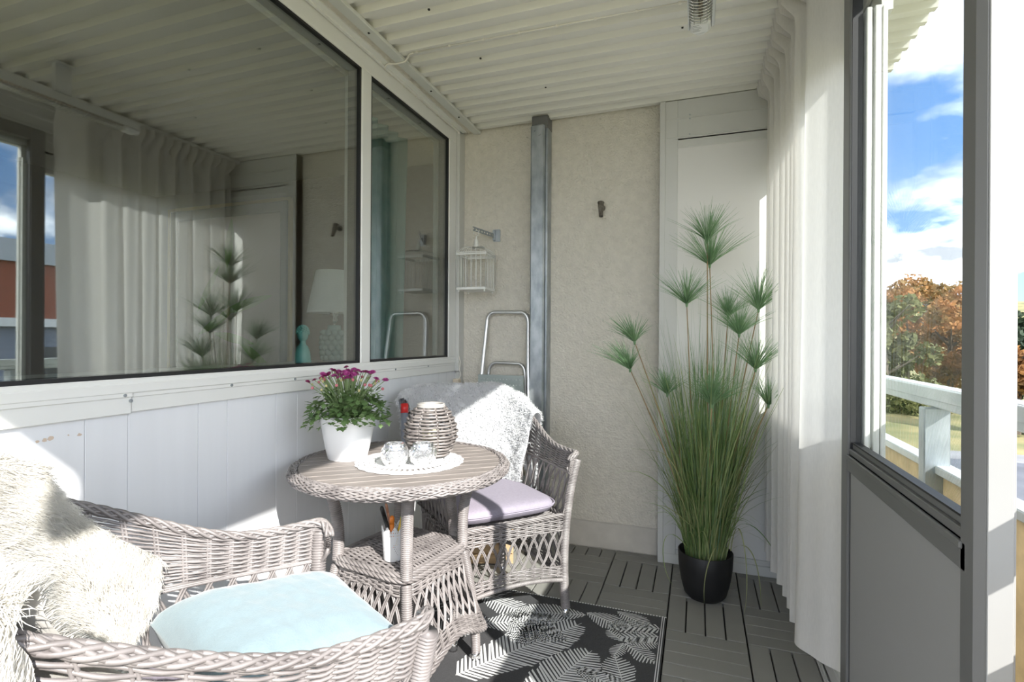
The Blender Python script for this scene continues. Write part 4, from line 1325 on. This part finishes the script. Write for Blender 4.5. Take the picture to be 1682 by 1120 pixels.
# long drooping blades the photo shows in front of the pot
def arc(pts, w, m, nm='long_blade'):
    P_ = np.array(pts) - np.array([PX, PY, .18])
    t = np.linspace(0, 1, len(P_)); tq_ = np.linspace(0, 1, 16)
    C = np.stack([np.polyval(np.polyfit(t, P_[:, i], min(3, len(P_) - 1)), tq_) for i in range(3)], -1)
    g = MB(); g.ribbons(C[None], np.tile(np.array([.9, .3, .3]), (1, 16, 1)), (w * (1 - .85 * tq_ ** 3))[None]); g.build(nm, m, gp)
arc([wpt(1180, 900, -.30), wpt(1172, 905, -.40), wpt(1160, 940, -.42), wpt(1157, 990, -.40)], .006, M_blade[3])
arc([wpt(1200, 905, -.28), wpt(1215, 870, -.34), wpt(1226, 930, -.38), wpt(1222, 1010, -.40)], .005, M_blade[3])
arc([wpt(1205, 900, -.28), wpt(1233, 905, -.30), wpt(1247, 950, -.32), wpt(1250, 1000, -.33)], .005, M_blade[3])
arc([wpt(1170, 900, -.28), wpt(1110, 842, -.35), wpt(1080, 830, -.38), wpt(1053, 838, -.40)], .005, M_blade[3])
arc([wpt(1140, 890, -.30), wpt(1110, 770, -.38), wpt(1075, 740, -.40), wpt(1035, 735, -.42)], .005, M_blade[3])
arc([wpt(1130, 900, -.30), wpt(1095, 880, -.36), wpt(1090, 920, -.36), wpt(1105, 960, -.36)], .0045, M_blade[1])
arc([wpt(1190, 900, -.30), wpt(1225, 860, -.30), wpt(1262, 890, -.28), wpt(1290, 937, -.25)], .005, M_blade[0])
# papyrus stems with umbels
M_stem = mat('tan_stem', (.36, .25, .13), .6, var=.3, vscale=20)
M_umb = mat('papyrus_green', (.27, .41, .22), .5, trans=.3, col2=(.12, .25, .11), vscale=14)
heads = [(1165.7, 436, -.26, .150, 90, (0, 0)), (1162, 396, -.27, .135, 70, (0, 0)), (1128, 500, -.30, .130, 80, (0, .02)), (1246, 509, -.22, .150, 80, (.02, .0)),
         (1214, 550, -.30, .125, 80, (0, 0)), (1196, 520, -.18, .110, 60, (0, 0)), (1042.5, 562, -.36, .105, 70, (-.25, 0)), (1035, 607, -.40, .110, 70, (-.3, -.1)),
         (1241, 607, -.30, .135, 80, (.08, 0)), (1169, 666, -.44, .145, 80, (0, -.1)), (1262, 666, -.28, .105, 70, (.1, 0)), (1096, 648, -.33, .10, 50, (-.1, 0))]
for (u, v, y, L_, n_, tilt) in heads:
    tip = wpt(u, v, y) - np.array([PX, PY, .18])
    a = math.atan2(tip[1], tip[0]); b0 = np.array([.05 * math.cos(a), .05 * math.sin(a), 0])
    t_ = np.linspace(0, 1, 12)[:, None]
    P_ = b0 + (tip - b0) * np.concatenate([t_ ** 1.35, t_ ** 1.35, t_], 1)
    sg = MB().tube(P_, .0042 - .0018 * t_[:, 0], 6).build('papyrus_stem', M_stem, gp, smooth=True)
    n_ = int(n_ * 2.4)
    az = r.random(n_) * 2 * pi; sp = (.04 + .86 * r.random(n_) ** .9); L_ = L_ * 1.30
    d0 = np.stack([np.sin(sp) * np.cos(az) + tilt[0], np.sin(sp) * np.sin(az) + tilt[1], np.cos(sp)], -1)
    s_ = np.linspace(0, 1, 6)[None, :, None]; ll = (L_ * (.65 + .5 * r.random(n_)))[:, None, None]
    outd = d0 * np.array([1, 1, 0]); 
    C = tip + d0[:, None] * ll * s_ + (outd[:, None] * .22 + np.array([0, 0, -.10])) * ll * s_ ** 2 + r.normal(0, .07, (n_, 1, 3)) * ll * s_ ** 2
    C[..., 1] = np.minimum(C[..., 1], .030 - PY)
    wd = np.cross(d0, r.normal(size=(n_, 3))); wd /= np.linalg.norm(wd, axis=1, keepdims=True)
    um = MB(); um.ribbons(C, np.repeat(wd[:, None], 6, 1), (.0024 * (1 - s_[..., 0] ** 2 * .7)))
    um.tube([tip - np.array([0, 0, .012]), tip, tip + np.array([0, 0, .02])], np.array([.004, .006, .003]), 6)
    um.build('umbel', M_umb, sg)

# ================================================================== CURTAIN
# ---- curtain: one long sheet, bunched in deep folds, gathered heading
M_lin = mat('white_linen_curtain', (.82, .80, .76), .9, var=.05, vscale=200, vstretch=(1, 1, .2), bump=.05, bscale=500, trans=.42)
nf = 8
ns_, nz_ = 420, 46
s = np.linspace(0, 1, ns_)
zc = np.linspace(.17, 2.375, nz_)
G = np.zeros((ns_, nz_, 3))
for j, z in enumerate(zc):
    k = (z - .17) / 2.205
    yb = -.005 - .85 * s - .05 * k * s
    ph = s * nf * 2 * pi + .6 * np.sin(s * 9 + 1.1 * k)
    amp = (.030 + .012 * np.sin(s * 7)) * (1 - .25 * k)
    # gathered heading: tight triangular pleats in the top 12 cm
    hw = smoothstep((k - .945) / .04)
    tri = 2 * np.abs(((s * nf * 2) % 1) - .5) * 2 - 1
    xo = .748 + amp * np.sin(ph) + .004 * np.sin(ph * 3 + 4 * k)
    xh = .722 + .050 * tri
    x = xo * (1 - hw) + xh * hw
    # last fold turns towards the camera
    e_ = smoothstep((s - .93) / .07)
    q_ = np.clip((s - .93) / .07, 0, 1); x = x * (1 - e_) + (.700 + .118 * q_ + .006 * np.sin(q_ * 14)) * e_
    y = yb + .014 * np.cos(ph) * (1 - hw)
    y = np.where(s > .93, yb[np.searchsorted(s, .93)] + .014 * np.cos(ph[np.searchsorted(s, .93)]) * (1 - hw) - .175 * q_, y)
    G[:, j] = np.stack([x, y, np.full(ns_, z)], -1)
cu = MB().grid(G)
cur = cu.build('curtain', M_lin, smooth=True)
tag(cur, 'long white linen curtain gathered at the right of the back wall', 'curtain')
hem = MB(); 
H = G[:, :3].copy(); H[..., 2] = np.array([.168, .20, .232])[None]; H[..., 0] -= .0012
hem.grid(H); hem.build('hem', M_lin, cur, smooth=True)
rail = MB().box(.720, .775, -3.0, .05, 2.380, 2.402, .003)
tag(rail.build('curtain_rail', M_white), 'white curtain rail fixed under the corrugated ceiling above the curtain', 'curtain rail')

# ================================================================== RUG
rg = thing('outdoor_rug', 'charcoal outdoor rug with white leaf pattern lying under the table', 'rug', (0, 0, .0012))
RX0, RX1, RY0, RY1 = -.86, .297, -2.35, -.523
MB().box(RX0, RX1, RY0, RY1, 0, .005, .001).build('woven_mat', mat('charcoal_weave', (.072, .072, .075), .85, var=.3, vscale=300, bump=.4, bscale=500), rg)
bd_ = MB()
for x in (RX1 - .006, RX1 - .014, RX0 + .006): MB().box(x - .0018, x + .0018, RY0, RY1, .005, .0060).build('edge_stripe', mat('white_yarn', (.72, .72, .71), .85), rg)
yy = RX0
st_ = MB()
while yy < RX1:
    st_.box(yy, yy + .007, RY1 - .004, RY1 + .002, .0045, .0062); st_.box(yy, yy + .007, RY0 - .002, RY0 + .004, .0045, .0062); yy += .012
st_.build('edge_stitches', mat('white_yarn', (.72, .72, .71), .85), rg, kind='stuff')
def rleaf(mb, cx, cy, ang, L_, Wd, n, style, r):
    ax = np.array([math.cos(ang), math.sin(ang)]); ay = np.array([-ax[1], ax[0]])
    c0 = np.array([cx, cy])
    def pt_(p): 
        q = c0 + ax * p[0] + ay * p[1]
        return (min(max(q[0], RX0 + .02), RX1 - .02), min(max(q[1], RY0 + .01), RY1 - .008), .0058)
    # vein
    mb.add([pt_((0, -.0022)), pt_((L_, -.001)), pt_((L_, .001)), pt_((0, .0022))], [(0, 1, 2, 3)])
    for k in range(n):
        t = (k + .5) / n
        if style == 'palm': w = Wd * math.sin(pi * (t * .85 + .12)) ** .6; fwd = .55 * w
        elif style == 'oval': w = Wd * math.sin(pi * min(t * .95 + .03, 1)) ** .75; fwd = .30 * w + .02 * L_
        else: w = Wd * (1 - t) ** .5 * (.6 + .4 * math.cos(k * 1.3)); fwd = .8 * w
        bw = L_ / n * (.30 if style != 'palm' else .34)
        for sg in (-1, 1):
            a0 = t * L_ * .96; e1 = w * (.9 + .15 * r.random())
            mb.add([pt_((a0 - bw, sg * .001)), pt_((a0 + bw * .9, sg * .001)), pt_((a0 + bw * .9 + fwd, sg * e1)), pt_((a0 - bw * .1 + fwd * .92, sg * e1 * .97))], [(0, 1, 2, 3)] if sg > 0 else [(3, 2, 1, 0)])
rl_ = np.random.default_rng(4)
lm = MB()
specs = [(-.02, -.62, -2.9, .30, .075, 22, 'oval'), (.10, -.545, -.5, .16, .05, 14, 'oval'), (-.02, -.60, -.35, .19, .06, 16, 'oval'), (.29, -.62, 3.35, .22, .05, 11, 'palm'),
         (.285, -.68, 3.5, .16, .045, 9, 'palm'), (.16, -.76, .25, .13, .04, 12, 'oval'), (.16, -.77, -.6, .15, .045, 12, 'oval'), (.155, -.77, -1.8, .10, .03, 9, 'oval'), (.15, -.76, 2.4, .09, .03, 8, 'oval'),
         (-.36, -1.16, .95, .58, .11, 34, 'palm'), (-.10, -1.25, 1.2, .42, .10, 26, 'palm'), (-.42, -.84, .45, .34, .08, 24, 'oval'), (-.50, -.62, -.3, .30, .07, 20, 'oval'),
         (-.25, -1.45, .5, .45, .11, 28, 'palm'), (.05, -1.3, .2, .22, .07, 16, 'oval'), (.20, -1.05, 1.9, .2, .06, 14, 'oval'), (-.15, -1.7, .8, .45, .11, 28, 'palm'), (.1, -1.9, 1.1, .4, .1, 24, 'palm'),
         (-.6, -1.0, .8, .30, .08, 20, 'oval'), (-.7, -1.5, .7, .4, .1, 24, 'palm'), (-.5, -2.0, .6, .4, .1, 24, 'palm'), (-.3, -.75, -.9, .2, .06, 14, 'oval'), (-.05, -.83, 2.9, .22, .07, 16, 'oval'), (.02, -.98, -.35, .24, .05, 18, 'palm')]
for q_ in specs: rleaf(lm, *q_, rl_)
lm.build('leaf_pattern', mat('white_yarn', (.72, .72, .71), .85), rg)

# ================================================================== SMALL THINGS ON THE WALLS
# bird cage
BX, BY = -.775, -.055
bc = thing('bird_cage', 'small white wire bird cage hanging from the wall bracket', 'bird cage', (BX, BY, 1.430), math.radians(4))
M_wire = mat('white_wire', (.80, .80, .76), .45)
hw = .086
MB().box(-hw, hw, -hw, hw, 0, .016, .003).build('base_tray', M_wire, bc)
bb = MB()
for z in (.195, .206):
    for sx in (-1, 1):
        bb.box(-hw, hw, sx * hw - .003, sx * hw + .003, z, z + .004 if z > .2 else z + .008)
        bb.box(sx * hw - .003, sx * hw + .003, -hw, hw, z, z + .004 if z > .2 else z + .008)
bb.build('top_ring', M_wire, bc)
w_ = MB()
nw = 6
for k in range(nw + 1):
    p = -hw + 2 * hw * k / nw
    for a, b in ((p, -hw), (p, hw), (-hw, p), (hw, p)):
        w_.tube([(a, b, .012), (a, b, .205)], .0019, 5)
        t_ = np.linspace(0, 1, 10)
        sx = a * (1 - t_) ** .55; sy_ = b * (1 - t_) ** .55
        w_.tube(np.stack([sx * (1 + .12 * np.sin(pi * t_)), sy_ * (1 + .12 * np.sin(pi * t_)), .205 + .042 * np.sin(t_ * pi / 2) ** .8], -1), .0013, 5)
w_.build('bars', M_wire, bc, smooth=True)
MB().lathe([(.016, .245), (.012, .262), (.010, .290), (.004, .296), (.004, .31)], seg=12, sq=3).build('finial', M_wire, bc, smooth=True)
t_ = np.linspace(-.5 * pi, 1.15 * pi, 18)
MB().tube(np.stack([.016 * np.cos(t_), 0 * t_, .328 + .016 * np.sin(t_)], -1), .0020, 6).tube([(0, 0, .30), (0, 0, .312)], .002, 6).build('hook', M_wire, bc, smooth=True)
for sx in (-1, 1):
    for sy_ in (-1, 1):
        MB().ball((sx * .075, sy_ * .075, -.005), .006, 8, 6).build('foot', M_wire, bc, smooth=True)
# bracket
bk = thing('wall_bracket', 'perforated steel bracket on the rendered wall holding the bird cage', 'bracket', (-.712, .11, 1.77))
g = MB(); g.box(-.022, .022, -.006, 0, -.035, .035, .001); g.box(-.018, -.006, -.028, -.005, -.030, .030, .001); g.box(-.022, .020, -.010, -.004, .028, .036)
g.build('wall_plate', M_galv, bk)
g = MB()
p0 = np.array([-.008, -.022, -.004]); p1 = np.array([-.075, -.185, .012])
d = (p1 - p0); Ld = np.linalg.norm(d); d /= Ld; sd_ = np.array([0, 0, 1.])
nn_ = 16
for k in range(nn_):
    a, b = p0 + d * Ld * k / nn_, p0 + d * Ld * (k + 1) / nn_
    for s0, s1 in ((-.012, -.005), (.005, .012)):
        c = (a + b) / 2 + sd_ * (s0 + s1) / 2
        g.obox(c, d * Ld / nn_ / 2, np.cross(d, sd_) * .0012, sd_ * (s1 - s0) / 2)
    if k % 2 == 0: g.obox((a + b) / 2, d * Ld / nn_ / 2, np.cross(d, sd_) * .0012, sd_ * .006)
g.build('perforated_arm', M_galv, bk)
# pipe stub on the wall
pi_ = thing('pipe_socket', 'short rusty steel pipe socket fixed to the rendered back wall', 'pipe', (-.088, .11, 1.905))
d0 = np.array([0, -.30, -.95]); d0 /= np.linalg.norm(d0)
top_ = np.array([0, -.045, .0]); bot_ = top_ + d0 * .085 + np.array([.006, .0, 0])
aa = np.linspace(0, 1, 6)[:, None]; Pp = top_ + (bot_ - top_) * aa
M_pipe = mat('tarnished_steel', (.32, .30, .26), .45, metal=.6, col2=(.12, .10, .08), vscale=40)
MB().tube(Pp, np.linspace(.017, .011, 6), 16, caps=False).tube(Pp[::-1], np.linspace(.008, .013, 6), 16, caps=False).build('pipe', M_pipe, pi_, smooth=True)
rg2 = MB(); a = np.arange(20) * 2 * pi / 20
B1 = np.array([1, 0, 0.]); B2 = np.cross(d0, B1)
rg2.tube(top_ + .0155 * (np.cos(a)[:, None] * B1 + np.sin(a)[:, None] * B2), .0035, 6, closed=True); rg2.build('lip', M_pipe, pi_, smooth=True)
MB().tube([(0, 0, -.02), (0, -.046, -.028)], .008, 10).tube([(0, 0, -.02), (0, -.004, -.02)], .018, 14).build('wall_pin', M_pipe, pi_, smooth=True)

# cable with clips
M_cab = mat('cream_cable', (.78, .75, .68), .5)
cb_ = thing('wall_cable', 'cream cable clipped along the window frame, wall corner and ceiling', 'cable', (-.935, .04, .95))
cpts = [(-.935, .050, .945), (-.928, .055, .965), (-.938, .048, 1.0), (-.932, .040, 1.05)]
def ctube(pts, r_=.0032, sm=True):
    P_ = np.array(pts) - np.array([-.935, .04, .95]); 
    if sm and len(P_) > 3:
        cum = np.r_[0, np.cumsum(np.linalg.norm(np.diff(P_, axis=0), axis=1))]; q = np.linspace(0, cum[-1], 40)
        C = np.stack([np.interp(q, cum, P_[:, i]) for i in range(3)], -1)
        kr = np.array([1, 2, 3, 2, 1]) / 9; Cp = np.pad(C, ((2, 2), (0, 0)), mode='edge')
        P_ = np.stack([np.convolve(Cp[:, i], kr, 'valid') for i in range(3)], -1)
    return MB().tube(P_, r_, 6).build('cable_run', M_cab, cb_, smooth=True)
ctube([(-.930, .050, .915), (-.915, .050, .94), (-.925, .048, .98), (-.918, .048, 1.02), (-.928, .045, 1.06)])
ctube([(-.928, .045, 1.05), (-.928, .045, 2.36)], sm=False)
ctube([(-.938, .045, 1.05), (-.938, .045, 2.365)], sm=False)
ctube([(-.928, .045, 2.35), (-.930, .038, 2.380), (-.938, .0, 2.392), (-.942, -.06, 2.392)])
ctube([(-.940, -.05, 2.390), (-.940, -.70, 2.390)], sm=False)
ctube([(-.948, -.05, 2.385), (-.948, -.70, 2.385)], sm=False)
ctube([(-.940, -.69, 2.390), (-.938, -.74, 2.388), (-.90, -.77, 2.386), (-.86, -.765, 2.380), (-.81, -.765, 2.382), (-.78, -.785, 2.398), (-.755, -.79, 2.398)], .0042)
ctube([(-.76, -.79, 2.399), (.395, -.765, 2.399)], .0030, sm=False)
clipm = MB().box(-.006, .006, -.005, .005, -.006, .004, .002).mesh('clip', M_cab)
o0 = np.array([-.935, .04, .95])
for k in range(7):
    instance(clipm, 'clip', cb_, Vector(np.array([-.933, .047, 1.10 + k * .20]) - o0))
for k in range(6):
    instance(clipm, 'clip', cb_, Vector(np.array([-.941, -.10 - k * .115, 2.389]) - o0))
for k in range(8):
    instance(clipm, 'clip', cb_, Vector(np.array([-.74 + k * .155, -.7895 + k * .0035, 2.400]) - o0))
MB().box(-.02, .02, -.02, .015, -.06, -.03, .003).build('junction_box', mat('cream_plastic', (.66, .58, .46), .5), cb_)

# patio heater under the ceiling
ht = thing('ceiling_heater', 'slim white infrared heater mounted under the corrugated ceiling', 'heater', (.417, -1.22, 2.24))
M_ht = mat('heater_silver', (.70, .71, .72), .3, metal=.5)
g = MB()
prf = []
for yv_ in (-.33, .33):
    prf.append([(-.040, yv_, -.02), (-.030, yv_, .018), (0, yv_, .030), (.030, yv_, .018), (.040, yv_, -.02), (.035, yv_, -.02), (.026, yv_, .012), (0, yv_, .024), (-.026, yv_, .012), (-.035, yv_, -.02)])
g.grid(np.array(prf), cv=True); g.build('reflector', M_ht, ht)
for sg in (-1, 1):
    e_ = MB()
    ya, yb_ = (.27, .335) if sg > 0 else (-.335, -.27)
    e_.box(-.032, .032, ya, yb_, -.036, .020, .008)
    e_.tube([(0, yb_ - .002 if sg > 0 else ya + .002, -.010), (0, (yb_ + .004) if sg > 0 else ya - .004, -.010)], .028, 16)
    ec = e_.build('end_cap', mat('heater_white', (.75, .76, .77), .35), ht)
    for i_ in range(5):
        MB().box(-.024, -.024 + .02 + .004 * (i_ % 3), ya + .010 + i_ * .008, ya + .012 + i_ * .008, -.0368, -.0358).build('print_line', mat('grey_print', (.35, .36, .38), .6), ec)
MB().tube([(0, -.27, -.008), (0, .27, -.008)], .008, 10).build('heating_tube', mat('amber_quartz', (.30, .22, .16), .15, metal=.3), ht, smooth=True)
g = MB()
for k in range(34):
    yv_ = -.262 + k * .0159; a = np.linspace(pi * 1.02, pi * 1.98, 9)
    g.tube(np.stack([.036 * np.cos(a), 0 * a + yv_, -.018 + .020 * np.sin(a)], -1), .0014, 5)
for x in (-.02, 0, .02): g.tube([(x, -.27, -.036), (x, .27, -.036)], .0014, 5)
g.build('wire_guard', M_steel, ht, smooth=True)
MB().box(-.012, .012, -.035, .035, .028, .16, .002).box(-.03, .03, -.05, .05, .155, .163).build('mount', M_ht, ht)
MB().box(.034, .046, -.29, .34, -.012, .022, .002).build('side_bar', M_ht, ht)

# step ladder leaning on the wall
lw_ = thing('step_ladder', 'folded aluminium step ladder leaning against the wall behind the far armchair', 'ladder', (-.63, -.02, .0))
def lad(w_top, w_bot, z_top, y_top, y_bot, z_bot, rr):
    pts = []
    for t in np.linspace(0, 1, 10): pts.append((-w_bot + (w_bot - w_top) * t, y_bot + (y_top - y_bot) * t, z_bot + (z_top - .06 - z_bot) * t))
    for a in np.linspace(pi, pi / 2, 6)[1:]: pts.append((-w_top + .05 + .05 * math.cos(a), y_top, z_top - .06 + .06 * math.sin(a)))
    for a in np.linspace(pi / 2, 0, 6)[1:]: pts.append((w_top - .05 + .05 * math.cos(a), y_top, z_top - .06 + .06 * math.sin(a)))
    for t in np.linspace(1, 0, 10)[1:]: pts.append((w_bot + (w_top - w_bot) * t, y_bot + (y_top - y_bot) * t, z_bot + (z_top - .06 - z_bot) * t))
    return MB().tube(np.array(pts), rr, 10, N=np.array([0, 1., 0]))
lad(.128, .185, 1.315, .095, -.08, .03, .0125).build('front_frame', M_alu, lw_, smooth=True)
lad(.112, .165, 1.02, .085, .02, .03, .010).build('rear_frame', M_alu, lw_, smooth=True)
M_tread = mat('grey_green_tread', (.40, .45, .43), .5, metal=.3)
for zt_, wt in ((.90, .135), (.62, .150), (.36, .165)):
    yy_ = -.015 + .095 * (zt_ - .9) / .9
    g = MB(); g.obox((0, yy_ + .005, zt_), (wt, 0, 0), (0, .008, 0), (0, 0, .055))
    td = g.build('tread', M_tread, lw_)
    sm_ = MB().ball((0, 0, 0), (.0045, .003, .0045), 6, 4).mesh('stud', mat('stud_pale', (.60, .64, .62), .4, metal=.3), True)
    for ix in range(13):
        for iz in range(3): instance(sm_, 'stud', td, (-wt + .02 + ix * (2 * wt - .04) / 12, yy_ - .004, zt_ - .03 + iz * .03))
for sx in (-1, 1):
    MB().tube([(sx * .185, -.085, .0), (sx * .185, -.080, .045)], .016, 10).build('rubber_foot', M_black, lw_, smooth=True)
    MB().tube([(sx * .165, .018, .0), (sx * .165, .020, .045)], .013, 10).build('rubber_foot', M_black, lw_, smooth=True)

# wooden box stored behind the far chair
wbx = thing('wooden_crate', 'small pale wooden box on the deck behind the far armchair', 'box', (-.60, -.22, .001), .35)
M_pine = mat('pine_wood', (.58, .40, .23), .6, var=.25, vscale=12, vstretch=(1, 1, 8))
for k in range(3):
    z0_ = .004 + k * .052
    MB().box(-.11, .11, -.075, -.065, z0_, z0_ + .047, .002).build('slat', M_pine, wbx)
    MB().box(-.11, .11, .065, .075, z0_, z0_ + .047, .002).build('slat', M_pine, wbx)
    MB().box(-.11, -.10, -.065, .065, z0_, z0_ + .047, .002).build('slat', M_pine, wbx)
    MB().box(.10, .11, -.065, .065, z0_, z0_ + .047, .002).build('slat', M_pine, wbx)
MB().box(-.1, .1, -.065, .065, .002, .010).build('bottom', M_pine, wbx)
